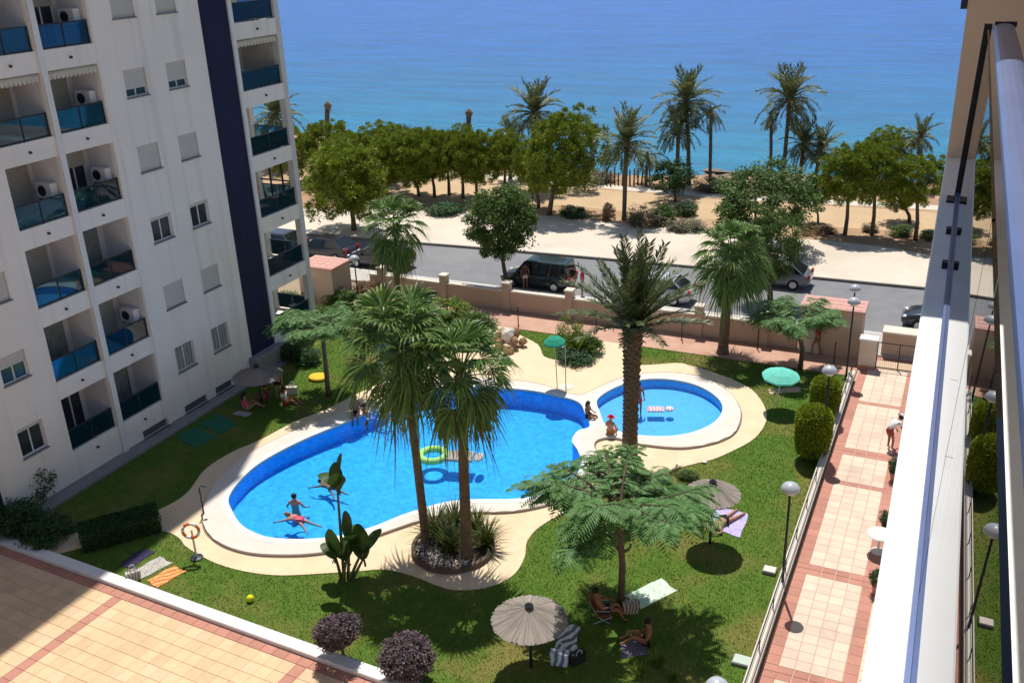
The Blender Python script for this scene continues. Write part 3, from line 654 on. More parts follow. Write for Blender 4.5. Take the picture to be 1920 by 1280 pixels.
MB().cbox(-.055, .055, -.06, .06, 0, .30, .02).build('housing', m_dark, wl); MB().box(.055, .11, -.02, .02, .10, .16).build('bracket', m_dark, wl)
# ------------------------------------------------------------------ vegetation: leaf meshes
m_pine = leaf('pine_needles', (0.320, 0.385, 0.034), (0.100, 0.150, 0.016), 0.22)
m_broad = leaf('broad_leaves', (0.135, 0.222, 0.043), (0.054, 0.108, 0.024), 0.3)
m_darkleaf = leaf('dark_leaves', (0.055, 0.133, 0.035), (0.025, 0.07, 0.022), 0.2)
m_jac = leaf('feathery_leaves', (0.174, 0.33, 0.099), (0.075, 0.182, 0.053), 0.3)
m_fan = leaf('fan_palm_leaf', (0.195, 0.310, 0.075), (0.065, 0.135, 0.032), 0.14, 0.42)
m_fan_dry = leaf('dry_palm_leaf', (0.3, 0.2, 0.08), (0.16, 0.11, 0.05), 0.15, 0.8)
m_date = leaf('date_palm_leaf', (0.170, 0.210, 0.085), (0.060, 0.085, 0.035), 0.12, 0.45)
m_seadate = leaf('grey_green_palm_leaf', (0.208, 0.226, 0.082), (0.1, 0.134, 0.05), 0.2, 0.5)
m_topi = leaf('clipped_cypress', (0.36, 0.44, 0.022), (0.150, 0.210, 0.015), 0.15)
m_purple = leaf('purple_leaves', (0.193, 0.137, 0.153), (0.072, 0.052, 0.057), 0.15)
m_silver = leaf('silver_leaves', (0.2, 0.19, 0.12), (0.12, 0.125, 0.07), 0.2)
m_rusty = leaf('rusty_leaves', (0.3, 0.17, 0.1), (0.18, 0.12, 0.06), 0.2)
m_yellowgreen = leaf('yellow_green_leaves', (0.24, 0.312, 0.03), (0.102, 0.18, 0.024), 0.3)
m_strap = leaf('strap_leaves', (0.143, 0.169, 0.039), (0.039, 0.065, 0.019), 0.2)
m_paddle = leaf('paddle_leaf', (0.098, 0.163, 0.029), (0.039, 0.085, 0.021), 0.25, 0.4)
m_bark = mat('bark', (0.17, 0.125, 0.09), (0.10, 0.075, 0.055), 6, 0.95, 0.02, 18)
m_palmbark = mat('palm_bark', (0.24, 0.165, 0.105), (0.13, 0.09, 0.06), 5, 0.95, 0.03, 12)
m_greybark = mat('grey_palm_bark', (0.15, 0.125, 0.10), (0.09, 0.075, 0.06), 4, 0.95, 0.03, 10)
m_greenstem = mat('green_stem', (0.10, 0.13, 0.04), (0.16, 0.13, 0.06), 3, 0.6)

def unit(v): return v/np.maximum(np.linalg.norm(v, axis=-1, keepdims=True), 1e-9)
def leaf_quads(C, D, Nn, l, w):
    S = unit(np.cross(D, Nn)); l = l[:, None]; w = w[:, None]
    V = np.stack([C, C + D*l*.5 + S*w*.5, C + D*l, C + D*l*.5 - S*w*.5], 1).reshape(-1, 3)
    return V, np.arange(len(V)).reshape(-1, 4)
def crown_unit(name, seed, m, ncl, nl, ll, lw, clr, mode='broad', flat=0.55, lo=-0.75, inner=0.5):
    """unit-radius crown: uneven clumps of leaves, open gaps between the clumps"""
    r = np.random.default_rng(seed); lumps = unit(r.normal(size=(9, 3))); la = r.uniform(-.38, .42, 9)
    K = []
    while len(K) < ncl:
        d = unit(r.normal(size=3)); rad = r.uniform(inner, 1.0)**.7*.86
        rad *= 1 + sum(a*max(0, float(d @ q))**3 for a, q in zip(la, lumps))
        c = d*rad
        if c[2] < lo*.9 or (c[2] < -.2 and r.random() < flat): continue
        K.append(c)
    K = np.array(K); R = clr*r.uniform(.5, 1.55, ncl)
    C = np.repeat(K, nl, 0); RR = np.repeat(R, nl)[:, None]
    off = unit(r.normal(size=C.shape))
    out = unit(C + 1e-6)
    if mode == 'pine':
        off = unit(off + np.array([0, 0, .5]) + .45*out); base = C + off*RR*r.uniform(.15, .75, (len(C), 1)); D = unit(off + .35*r.normal(size=C.shape)); Nn = unit(r.normal(size=C.shape))
    else:
        base = C + off*RR*r.uniform(.3, 1, (len(C), 1))**.6*np.array([1.15, 1.15, .7]); D = unit(off*.5 + r.normal(size=C.shape)*.7 + np.array([0, 0, -.25])); Nn = unit(off*.8 + np.array([0, 0, .9]) + .6*r.normal(size=C.shape))
    V, F = leaf_quads(base, D, Nn, ll*r.uniform(.6, 1.3, len(C)), lw*r.uniform(.7, 1.3, len(C)))
    return np_mesh(name, V, F, m)
PINE = [crown_unit('crown', 20+i, m_pine, 300, 105, .085, .021, .125, 'pine', flat=.2, lo=-.8, inner=.35) for i in range(4)]
BROAD = [crown_unit('crown', 40+i, m_broad, 190, 110, .062, .034, .15, flat=.25) for i in range(3)]
DARKB = [crown_unit('crown', 50+i, m_darkleaf, 90, 70, .09, .055, .18) for i in range(2)]
SHRUB = {k: crown_unit('foliage', 60+i, m, 70, 60, .12, .06, .24, lo=-.6, flat=.1) for i, (k, m) in enumerate({'green': m_broad, 'dark': m_darkleaf, 'purple': m_purple, 'silver': m_silver, 'rusty': m_rusty, 'yellow': m_yellowgreen}.items())}
PURP = crown_unit('foliage', 77, m_purple, 260, 45, .10, .055, .13, lo=-.8, flat=0, inner=.8)

def at_dist(base, cx, cy):
    """point on a pixel ray above the same horizontal distance as base"""
    q = ray(cx, cy); t = math.hypot(base.x, base.y)/math.hypot(q.x, q.y); return Vector((q.x*t, q.y*t, HC+q.z*t))
def limbs(parent, top, crown_c, rx, rz, r0, nlimb=6, m=None, low=0.0):
    mb = MB(); mb.tube([(0, 0, -.1), (top.x*.3+.04, top.y*.3, top.z*.4), (top.x*.8-.03, top.y*.8+.03, top.z*.8), tuple(top)], [r0*1.25, r0, r0*.85, r0*.75], 9)
    mb.build('trunk', m or m_bark, parent, smooth=True)
    lb = MB()
    for i in range(nlimb):
        a = 2*PI*i/nlimb + random.uniform(-.4, .4); e = random.uniform(.45, .8)
        tip = crown_c + Vector((math.cos(a)*rx*e, math.sin(a)*rx*e, rz*random.uniform(-.1, .55)))
        mid = top.lerp(tip, .5) + Vector((0, 0, -.08*rz)); lb.tube([tuple(top), tuple(mid), tuple(tip)], [r0*.6, r0*.36, r0*.12], 6)
    lb.build('limbs', m or m_bark, parent, smooth=True)
def tree_px(name, label, base_px, cpx, hw, hh, meshes, group=None, r0=.13, rot=None, cat='tree', topfrac=.55, m=None, z0=0.1):
    b = P(*base_px, z0); d = (b - Vector((0, 0, HC))).length; c = at_dist(b, *cpx)
    rx = hw*d/FPX; rz = hh*d/FPX/.94
    t = thing(name, label, cat, b, 0, group); cc = c - b
    top = Vector((cc.x*.6, cc.y*.6, max(.3, cc.z - rz*topfrac)))
    limbs(t, top, cc, rx, rz, r0, m=m)
    link('crown', random.choice(meshes), t, cc, (0, 0, rot if rot is not None else random.uniform(0, 6.28)), (rx, rx, rz))
    return t
GP = 'pines in the park by the sea'
pl = [((664,432),(652,338),84,70,'large spreading pine on the promenade edge casting shade over the road'),
      ((592,335),(603,272),48,40,'pine just beyond the end of the tall apartment block, below a dead palm stump'),
      ((705,345),(704,272),46,34,'low pine between the dead palm stump and the park pines'),
      ((786,368),(768,300),62,52,'pine with twin thin trunks behind the spreading promenade pine'),
      ((842,366),(838,285),44,44,'pine with bare lower trunk behind the leafy street tree'),
      ((893,372),(893,300),52,50,'pine directly behind the leafy street tree'),
      ((945,372),(950,292),42,40,'pine between the street lamp and the leafy street tree'),
      ((1029,403),(1052,292),70,76,'tallest dense pine with dark shade under it beside the park lamp'),
      ((1584,440),(1596,328),54,52,'leaning pine with thin trunk by the twin shrubs on the promenade edge'),
      ((1634,441),(1645,322),46,48,'pine with bent trunk next to the leaning pine'),
      ((1668,350),(1660,282),44,32,'pine crown rising behind the bent trunk pine against the sea'),
      ((1716,450),(1722,338),48,42,'pine with straight trunk beside the cream dividing wall'),
      ((1706,418),(1690,368),34,26,'small low pine in front of the straight trunk pine'),
      ((1790,452),(1800,345),44,46,'pine standing past the cream dividing wall'),
      ((545,345),(540,292),40,40,'pine seen through the open corner balcony'),
      ((725,368),(722,305),46,44,'rounded pine hidden between the spreading promenade pine and the twin trunk pine'),
      ((655,345),(655,285),46,40,'pine peeking over the crown of the spreading promenade pine'),
      ((815,370),(806,292),46,50,'pine squeezed between the twin trunk pine and its bare trunked neighbour'),
      ((868,372),(866,290),42,46,'pine squeezed between the bare trunked pine and the one behind the street tree'),
      ((1010,390),(1000,320),40,44,'low pine at the foot of the park lamp')]
for i, (b, c, hw, hh, lab) in enumerate(pl):
    tree_px('pine_tree', lab, b, c, hw*1.08, hh*1.08, [PINE[i % 4]], GP, r0=.12 if i not in (0, 7) else .17, topfrac=.5)
tree_px('street_tree', 'leafy dark green street tree shading the parked dark van', (948,540), (938,415), 80, 82, [BROAD[0]], r0=.13, topfrac=.75)
tree_px('broadleaf_tree', 'wide rounded broadleaf tree on the promenade edge behind the garden palm', (1419,470), (1417,385), 97, 66, [BROAD[1]], r0=.16)
tree_px('broadleaf_tree', 'bushy street tree right behind the single fan palm near the small pool', (1444,565), (1436,468), 58, 78, [BROAD[2]], r0=.14)
tree_px('round_tree', 'small dark round tree below the twin palms by the beach', (1266,378), (1264,333), 43, 38, [DARKB[0]], r0=.10)
tree_px('round_tree', 'small dark round tree with thin trunk left of the leaning pine', (1534,418), (1524,360), 33, 34, [DARKB[1]], r0=.07)
tree_px('bushy_tree', 'dark bluish tree filling the gap behind the park pines', (745,330), (745,262), 40, 30, [DARKB[0]], r0=.1)
tree_px('bushy_tree', 'brownish sparse tree beside the tallest dense pine', (1096,352), (1092,262), 34, 42, [crown_unit('crown', 90, m_silver, 60, 70, .09, .05, .2)], r0=.08)
def shrub_px(name, label, cpx, hw, hh, kind, group=None, z0=0.1):
    b = P(cpx[0], cpx[1]+hh*.9, z0); d = (b - Vector((0, 0, HC))).length; rx = hw*d/FPX; rz = hh*d/FPX*1.1
    t = thing(name, label, 'shrub', b, 0, group)
    link('foliage', SHRUB[kind] if isinstance(kind, str) else kind, t, (0, 0, rz*.55), (0, 0, random.uniform(0, 6)), (rx, rx, rz))
    st = MB()
    for i in range(5):
        a = i*1.26; st.tube([(0, 0, -.05), (math.cos(a)*rx*.4, math.sin(a)*rx*.4, rz*.8)], [.03, .012], 5)
    st.build('stems', m_bark, t); return t
GS = 'shrubs along the promenade edge'
for c, hw, hh, k, lab in [((1077,393),30,14,'dark','dark shrub in the shade under the tallest pine'), ((1140,394),14,22,'rusty','narrow rusty pink shrub beside the promenade palm'),
        ((1211,404),33,20,'silver','broad brownish grey shrub right of the promenade palm'), ((1247,396),27,24,'green','green shrub below the dark round tree'),
        ((1284,386),26,18,'dark','dark low shrub right below the dark round tree'), ((1288,420),36,11,'silver','low silvery cushion shrub at the edge of the pale paving'),
        ((1690,430),24,13,'green','wide green shrub between the pine trunks by the dividing wall'), ((1632,426),14,9,'silver','tiny grey shrub at the foot of the bent trunk pine'),
        ((1530,427),32,9,'rusty','low rusty scrub under the thin trunked round tree'), ((836,386),40,14,'dark','dark low shrub in the shade of the twin trunk pine'),
        ((1742,436),20,13,'dark','dark shrub against the straight trunk pine'), ((1440,345),40,10,'rusty','reddish scrub along the shore below the tall palm'), ((1370,335),30,10,'silver','grey scrub along the shore left of the tall palm'),
        ((1330,345),30,14,'silver','grey green bush by the slim leaning palm'), ((1110,330),40,12,'silver','dry scrub beside the wooden posts on the shore'), ((1580,350),30,12,'green','green scrub on the shore beneath the low twin palms')]:
    shrub_px('shrub', lab, c, hw, hh, k, GS)

# ------------------------------------------------------------------ palms
def pinnate(e0, droop, seed, m, L=1.0, nl=30, ll=.24, lw=.028, dens=1.0):
    r = np.random.default_rng(seed); n = 15; pts = [np.zeros(3)]; dirs = []
    for i in range(n-1):
        s = i/(n-1); e = e0 - droop*s**1.2; d = np.array([math.cos(e), .06*math.sin(3*s+seed), math.sin(e)]); d /= np.linalg.norm(d); dirs.append(d); pts.append(pts[-1] + d*L/(n-1))
    dirs.append(dirs[-1]); pts = np.array(pts); dirs = np.array(dirs)
    C = []; D = []; Nn = []; l = []; w = []
    for k in range(nl):
        s = .12 + .86*k/(nl-1); f = s*(n-1); i = min(int(f), n-2); p = pts[i]*(1-(f-i)) + pts[i+1]*(f-i); d = dirs[i]
        side = unit(np.cross(d, [0, 0, 1.0]) + 1e-6); up = np.cross(side, d)
        prof = math.sin(PI*min(1, .14+.86*s))**.6 if s < .95 else .5
        for sg in (-1, 1):
            if r.random() > dens: continue
            a = .75 + .25*r.normal()*.5; dd = unit(d*(math.cos(a)+.25*s) + sg*side*math.sin(a) + up*(.28 - .55*s*0 + r.normal()*.12) + np.array([0, 0, -.18]))
            C.append(p); D.append(dd); Nn.append(unit(up + .3*r.normal(size=3))); l.append(ll*(.35+.75*prof)*r.uniform(.85, 1.15)); w.append(lw)
    V, F = leaf_quads(np.array(C), np.array(D), np.array(Nn), np.array(l), np.array(w))
    mb = MB(); mb.tube([tuple(p) for p in pts], [.018*(1-.85*i/(n-1)) for i in range(n)], 4, cap=False)
    nv = len(V); V = np.vstack([V, np.array(mb.v)]); F = np.vstack([F, np.array([f for f in mb.f if len(f) == 4]) + nv])
    return np_mesh('frond', V, F, m)
def fanfrond(e0, seed, m, pet=1.0, blade=.86, droop=.3, pd=.35):
    """costapalmate leaf: bare stalk, pleated fan split into hanging tips in its outer half"""
    r = random.Random(seed); mb = MB(); pts = [Vector((0, 0, 0))]; e = e0
    for i in range(6):
        e -= pd/6; pts.append(pts[-1] + Vector((math.cos(e), 0, math.sin(e)))*pet/6)
    mb.tube(pts, [.034, .028, .024, .020, .018, .016, .013], 4, cap=False)
    c = pts[-1]; eb = e - .35; d = Vector((math.cos(eb), 0, math.sin(eb))); wv = Vector((0, 1, 0)); nv = d.cross(wv)*-1
    J = 12; cup = r.uniform(.10, .28)
    for j in range(-J, J+1):
        th = j/J*2.05 + r.uniform(-.04, .04); dt = 2.05/J*.50; L = blade*(.74 + .26*math.cos(th))*r.uniform(.85, 1.1); dr = droop*r.uniform(.6, 1.5)
        def pt(rad, ang):
            q = c + (d*math.cos(ang) + wv*math.sin(ang))*rad - nv*(cup*abs(math.sin(ang))*rad); q.z -= dr*(rad/blade)**3*blade; return q
        fold = nv*.022*(1 if j % 2 else -1)
        mb.add([pt(.03, th), pt(L*.52, th-dt)-fold, pt(L*.54, th)+fold, pt(L*.52, th+dt)-fold, pt(L*.80, th-dt*.30), pt(L*.80, th+dt*.30), pt(L*1.04, th)+Vector((0, 0, -.16*dr))],
               [(0,1,2), (0,2,3), (1,4,2), (2,4,5), (2,5,3), (4,6,5)])
    return mb.mesh('frond', m)
FAN = [[fanfrond(e, 100+10*i+s, m_fan, droop=.25+.12*i, pd=.30+.07*i) for s in range(2)] for i, e in enumerate((1.35, 1.0, .6, .2, -.2, -.6))]
FAND = [fanfrond(e, 180+i, m_fan_dry, droop=.7, pd=.5, blade=.7) for i, e in enumerate((-.9, -1.15))]
DATE = [pinnate(e, dr, 200+i, m_date, nl=52, ll=.13, lw=.019) for i, (e, dr) in enumerate(((1.50, .18), (1.24, .32), (1.02, .42), (.84, .50), (.66, .58), (.44, .66)))]
SEAP = [pinnate(e, dr, 220+i, m_seadate, nl=26, ll=.24, lw=.036) for i, (e, dr) in enumerate(((1.4, .5), (1.05, .9), (.7, 1.2), (.3, 1.3), (-.1, 1.2), (-.6, .8)))]
SEAD = [pinnate(e, dr, 240+i, m_fan_dry, nl=22, ll=.2, lw=.03, dens=.8) for i, (e, dr) in enumerate(((-.6, .8), (-.95, .5)))]
def trunk_rings(mb, pts, r0, r1, n=12, ring=.12, amp=.05):
    """tapered trunk with raised leaf-scar rings along a bent axis"""
    pts = [Vector(p) for p in pts]; Lt = sum((pts[i+1]-pts[i]).length for i in range(len(pts)-1)); N = int(Lt/ring*2)
    P_ = []; R_ = []
    for i in range(N+1):
        s = i/N*(len(pts)-1); k = min(int(s), len(pts)-2); P_.append(pts[k].lerp(pts[k+1], s-k))
        t = i/N; R_.append((r0 + (r1-r0)*t + r0*.35*max(0, 1-t*9)**2)*(1 + (amp if i % 2 else -amp) + random.uniform(-.02, .02)))
    mb.tube(P_, R_, n); return mb
def fan_palm(label, base_px, cpx, scale, nf, seed, group, bend=None, r0=.17, skirt=10, z0=0.0):
    b = P(*base_px, z0); c = at_dist(b, *cpx) - b; t = thing('fan_palm', label, 'palm tree', b, 0, group); rr = random.Random(seed)
    mid = Vector((c.x*.35, c.y*.35, c.z*.5)); trunk_rings(MB(), [(0, 0, -.05), mid, c], r0, r0*.78, 12, .10, .025).build('trunk', m_palmbark, t, smooth=False)
    MB().lathe([(r0*.8, -.45), (r0*1.25, -.2), (r0*1.2, 0), (r0*.5, .18)], 12, wob=.15).build('crownshaft', m_palmbark, t, loc=c)
    for i in range(nf):
        f = i/(nf-1); lv = min(5, int(f**1.3*6)); az = i*2.39996 + rr.uniform(-.25, .25); me = FAN[lv][rr.randrange(2)]
        link('frond', me, t, c + Vector((0, 0, .08 - .16*f)), (rr.uniform(-.35, .35), rr.uniform(-.15, .15), az), scale*rr.uniform(.82, 1.12))
    for i in range(skirt):
        link('dry_frond', FAND[i % 2], t, c + Vector((0, 0, -.18 - .03*i)), (rr.uniform(-.3, .3), 0, i*2.4 + .7), scale*rr.uniform(.7, .95))
    return t
GF = 'fan palms in the pool garden'
fan_palm('tall fan palm with slim trunk in the round planter, trunk further from its yuccas', (800,1022), (752,655), 1.26, 46, 1, GF, r0=.155, skirt=6)
fan_palm('tall fan palm with thicker trunk in the round planter beside the pool', (876,1048), (866,705), 1.18, 44, 2, GF, r0=.19, skirt=7)
fan_palm('single fan palm on the lawn behind the small pool', (1355,662), (1372,482), 1.22, 42, 3, GF, r0=.26, skirt=12)
fan_palm('fan palm by the front garden wall with dry hanging leaves', (748,592), (742,432), 1.18, 40, 4, GF, r0=.17, skirt=14)
# date palm beside the small pool
b = P(1180, 866); c = at_dist(b, 1187, 612) - b
dp = thing('date_palm', 'thick trunked date palm with upswept fronds between the two pools', 'palm tree', b)
MB().tube([(0, 0, -.05), (c.x*.3, c.y*.3, c.z*.35), (c.x*.7, c.y*.7, c.z*.75), tuple(c)], [.33, .27, .29, .36], 14).build('trunk', m_palmbark, dp, smooth=True)
sc_ = MB(); N_ = 230
for i in range(N_):
    s = i/N_; z = .1 + s*(c.z-.05); a = i*2.39996; ctr = Vector((c.x*s, c.y*s, z)); rad = .27 + .08*max(0, (s-.55)/.45) + .05*max(0, 1-s*8)
    o = Vector((math.cos(a), math.sin(a), 0)); sd = Vector((-o.y, o.x, 0)); p0 = ctr + o*rad*.94; h_ = .15; w_ = .10
    tip = p0 + o*(.05 + .05*s) + Vector((0, 0, h_*.9))
    sc_.add([p0 - sd*w_ + Vector((0,0,0)), p0 + sd*w_, p0 + sd*w_*.7 + Vector((0,0,h_*.8)), p0 - sd*w_*.7 + Vector((0,0,h_*.8)), tip - sd*w_*.5, tip + sd*w_*.5], [(0,1,5,4), (1,2,5), (0,4,3), (4,5,2,3)])
finish(sc_.build('leaf_bases', m_palmbark, dp), kind='stuff')
rr = random.Random(5)
for i in range(46):
    f = i/45; lv = min(5, int(f*6)); link('frond', DATE[lv], dp, c + Vector((0, 0, .1-.25*f)), (rr.uniform(-.2, .2), 0, i*2.39996+rr.uniform(-.2, .2)), rr.uniform(2.9, 3.5)*(1-.10*f))
for i in range(16):
    link('petiole_stub', MB().tube([(0, 0, 0), (.35, 0, .06), (.55, 0, -.05)], [.05, .035, .02], 5).mesh('petiole_stub', m_fan_dry) if i == 0 else bpy.data.meshes['petiole_stub'], dp, c + Vector((0, 0, -.3-.02*i)), (0, -.15, i*2.4), 1.0)
def sea_palm(label, base_px, cpx, hw, nf, seed, group='date palms along the shore', dry=3, r0=.16, lo=6, start=0, z0=0.1):
    b = P(*base_px, z0); dist = (b - Vector((0, 0, HC))).length; c = at_dist(b, *cpx) - b; L = hw*dist/FPX*1.12; rr = random.Random(seed)
    t = thing('date_palm', label, 'palm tree', b, 0, group)
    trunk_rings(MB(), [(0, 0, -.05), (c.x*.4, c.y*.4, c.z*.5), c], r0, r0*.95, 9, .22, .06).build('trunk', m_greybark, t)
    MB().lathe([(r0, -.5), (r0*1.6, -.15), (r0*1.3, .05), (r0*.4, .3)], 9, wob=.15).build('crownshaft', m_palmbark, t, loc=c)
    for i in range(nf):
        f = i/max(1, nf-1); lv = min(lo-1, start+int(f*(lo-start))); link('frond', SEAP[lv], t, c, (rr.uniform(-.25, .25), 0, i*2.39996+rr.uniform(-.3, .3)), L*rr.uniform(.85, 1.15))
    for i in range(dry): link('dry_frond', SEAD[i % 2], t, c + Vector((0, 0, -.2)), (0, 0, i*2.1+seed), L*rr.uniform(.6, .85))
    return t
for i, a in enumerate([
    ('tall palm rising behind the tallest dense pine', (1001,352), (1001,212), 54, 34), ('short palm crown tucked left of the tallest dense pine', (957,335), (957,254), 34, 26),
    ('palm standing in scrub on the promenade edge with bare trunk', (1170,412), (1175,268), 56, 36), ('taller of the twin palms above the small dark round tree', (1292,346), (1287,192), 54, 34),
    ('shorter of the twin palms above the small dark round tree', (1269,348), (1272,242), 44, 30), ('tallest slim palm with feathery crown by the water', (1467,346), (1481,186), 56, 36),
    ('low bushy palm just right of the tallest slim palm', (1498,346), (1507,272), 43, 30), ('low grey palm left of the leaning pine', (1526,346), (1541,282), 40, 26),
    ('small palm above the pines near the cream dividing wall', (1725,352), (1726,258), 34, 26), ('palm seen past the open corner balcony of the tall block', (516,312), (519,216), 50, 30)]):
    sea_palm(*a, seed=i+3)
sea_palm('slim palm with sparse one sided crown right of the twin palms', (1331,342), (1333,208), 36, 11, 31, dry=5, r0=.14, start=2)
sea_palm('dying palm with shrunken drooping crown left of the tallest slim palm', (1444,340), (1446,222), 24, 7, 32, dry=8, r0=.13, start=4)
sea_palm('palm with yellow brown fronds behind the wooden posts', (1211,347), (1214,290), 36, 10, 33, dry=10, r0=.13, start=3)
for bp_, tp_, lab in (((614,262),(614,196),'dead palm stump with ragged top above the pines near the tall block'), ((879,268),(879,210),'dead palm stump with ragged top above the pines behind the street tree')):
    sea_palm(lab, bp_, tp_, 16, 0, int(bp_[0]), 'dead palm stumps', dry=6, r0=.26)
# wooden posts on the beach
for i in range(13):
    b = P(1130 + i*7.3, 345 + (i % 3)*1.5, .1); t = MB().tube([(0, 0, -.1), (.02, 0, 1.15 + random.uniform(-.15, .25))], [.075, .06], 7).build('wooden_post', m_bark, loc=b, rot=(random.uniform(-.05, .05), random.uniform(-.05, .05), 0))
    finish(t, 'weathered wooden post in the row on the shore behind the promenade palm', 'post', 'wooden posts on the shore')

# feathery trees (fern-like double leaves, flat spreading crown)
def feather_crown(seed, nb=15, rad=2.5, rise=1.35):
    r = np.random.default_rng(seed); C = []; D = []; Nn = []; l = []; br = MB()
    for i in range(nb):
        a = 2*PI*i/nb + r.normal()*.2; R = rad*r.uniform(.55, 1.0); h = rise*r.uniform(.3, 1.0)*(1.15 - .5*R/rad)
        tip = np.array([math.cos(a)*R, math.sin(a)*R, h]); mid = tip*np.array([.5, .5, .72]); br.tube([(0, 0, -.1), tuple(mid), tuple(tip)], [.06, .035, .01], 5)
        for s in np.linspace(.30, 1.0, 11):
            p = mid*(1-s)*2*s if False else (mid*(2*s) if s < .5 else mid*(2-2*s) + tip*(2*s-1)); 
            for q in range(4):
                az = a + r.normal()*.95; ln = r.uniform(.45, .85); e = r.uniform(-.1, .45)
                for u in range(11):
                    f = (u+.5)/11; ee = e - 1.2*f; pos = p + np.array([math.cos(az)*ln*f, math.sin(az)*ln*f, ln*(math.sin(e)*f - .45*f*f)])
                    dd = np.array([math.cos(az), math.sin(az), math.sin(ee)*.6]); sd = np.array([-math.sin(az), math.cos(az), 0]); pw = .30*math.sin(PI*(.12+.8*f))*ln/.7
                    for sg in (-1, 1):
                        C.append(pos); D.append(unit(sd*sg + dd*.5 + np.array([0, 0, -.22]))); Nn.append(unit(np.array([0, 0, 1.0]) + .25*r.normal(size=3))); l.append(pw)
    V, F = leaf_quads(np.array(C), np.array(D), np.array(Nn), np.array(l), np.full(len(l), .055))
    return np_mesh('crown', V, F, m_jac), br.mesh('branches', m_bark)
FEA = [feather_crown(300+i) for i in range(2)]
def feather_tree(label, base_px, cpx, hw, seed, cut=False, rscale=1.0):
    b = P(*base_px); c = at_dist(b, *cpx) - b; dist = (b - Vector((0, 0, HC))).length; k = hw*dist/FPX/2.55
    t = thing('feathery_tree', label, 'tree', b, 0, 'feathery trees in the pool garden'); top = Vector((c.x, c.y, max(1.2, c.z - .75*k)))
    MB().tube([(0, 0, -.05), (.03, .02, top.z*.5), tuple(top*.97), tuple(top)], [.13, .10, .09, .08], 9).build('trunk', m_bark, t, smooth=True)
    link('crown', FEA[seed % 2][0], t, top, (0, 0, seed*1.3), (k, k, k*rscale)); link('branches', FEA[seed % 2][1], t, top, (0, 0, seed*1.3), (k, k, k*rscale))
    if cut:
        s = MB(); z = top.z*.78
        s.tube([(0, 0, z-.5), (-.22, -.02, z-.28), (-.25, 0, z+.12)], [.05, .055, .05], 7); s.tube([(0, 0, z-.5), (.22, .05, z-.36), (.27, .08, z-.18)], [.05, .045, .04], 7)
        s.build('cut_branches', m_bark, t, smooth=True)
    return t
feather_tree('feathery tree with pruned branch stubs over the mint towel', (1164,1140), (1160,925), 165, 0, True, 1.25)
feather_tree('feathery tree on the lawn beside the tall apartment block', (616,742), (602,600), 88, 1, rscale=1.2)
feather_tree('feathery tree by the gate in front of the pink wall', (1500,692), (1495,588), 82, 2, rscale=1.2)

# clipped cypress columns
def topiary_mesh(r, h, n, seed, dome=.5):
    g_ = np.random.default_rng(seed); C = []; O = []
    for i in range(n):
        z = g_.uniform(0, 1); a = g_.uniform(0, 2*PI)
        if z < .72:
            zz = .12*h + z/.72*(h-r*dome*1.6-.12*h); rr_ = r*(.80+.20*min(1, zz/(.5*h))); C.append([rr_*math.cos(a), rr_*math.sin(a), zz]); O.append([math.cos(a), math.sin(a), .25])
        else:
            ph = math.acos(g_.uniform(0, 1)); s_ = math.sin(ph); C.append([r*s_*math.cos(a), r*s_*math.sin(a), h-r*dome*1.6 + r*dome*1.6*math.cos(ph)]); O.append([s_*math.cos(a), s_*math.sin(a), math.cos(ph)+.2])
    C = np.array(C); O = unit(np.array(O)); C = C - O*g_.uniform(0, .09, (n, 1)); D = unit(O + .55*g_.normal(size=C.shape)); Nn = unit(g_.normal(size=C.shape))
    V, F = leaf_quads(C, D, Nn, .10*g_.uniform(.6, 1.3, n), np.full(n, .045)); return np_mesh('foliage', V, F, m_topi)
TOP = topiary_mesh(.66, 2.25, 11000, 3)
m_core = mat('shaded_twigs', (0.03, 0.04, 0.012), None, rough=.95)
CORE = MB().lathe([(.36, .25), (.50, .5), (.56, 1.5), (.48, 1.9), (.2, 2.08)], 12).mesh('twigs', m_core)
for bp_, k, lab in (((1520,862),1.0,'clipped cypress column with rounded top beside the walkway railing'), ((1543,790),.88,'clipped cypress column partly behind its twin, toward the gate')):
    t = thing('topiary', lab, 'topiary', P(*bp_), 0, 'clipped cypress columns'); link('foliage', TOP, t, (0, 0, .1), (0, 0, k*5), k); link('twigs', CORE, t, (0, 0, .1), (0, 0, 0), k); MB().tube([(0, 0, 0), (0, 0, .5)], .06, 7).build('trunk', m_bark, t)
# purple clipped balls by the terrace
for bp_, cp_, hw, hh, lab in (((646,1236),(632,1180),43,38,'smaller purple leaved ball shrub beside the white terrace kerb'), ((772,1280),(762,1232),53,44,'larger purple leaved ball shrub by the terrace kerb, nearest the thatched parasol')):
    b = P(*bp_); c = at_dist(b, *cp_) - b; dist = (b-Vector((0, 0, HC))).length; k = hw*dist/FPX
    t = thing('ball_shrub', lab, 'shrub', b, 0, 'purple ball shrubs'); link('foliage', PURP, t, c, (0, 0, hw), (k, k, k*hh/hw*1.05)); MB().tube([(0, 0, -.05), (c.x*.7, c.y*.7, c.z)], [.05, .04], 7).build('stem', m_bark, t)
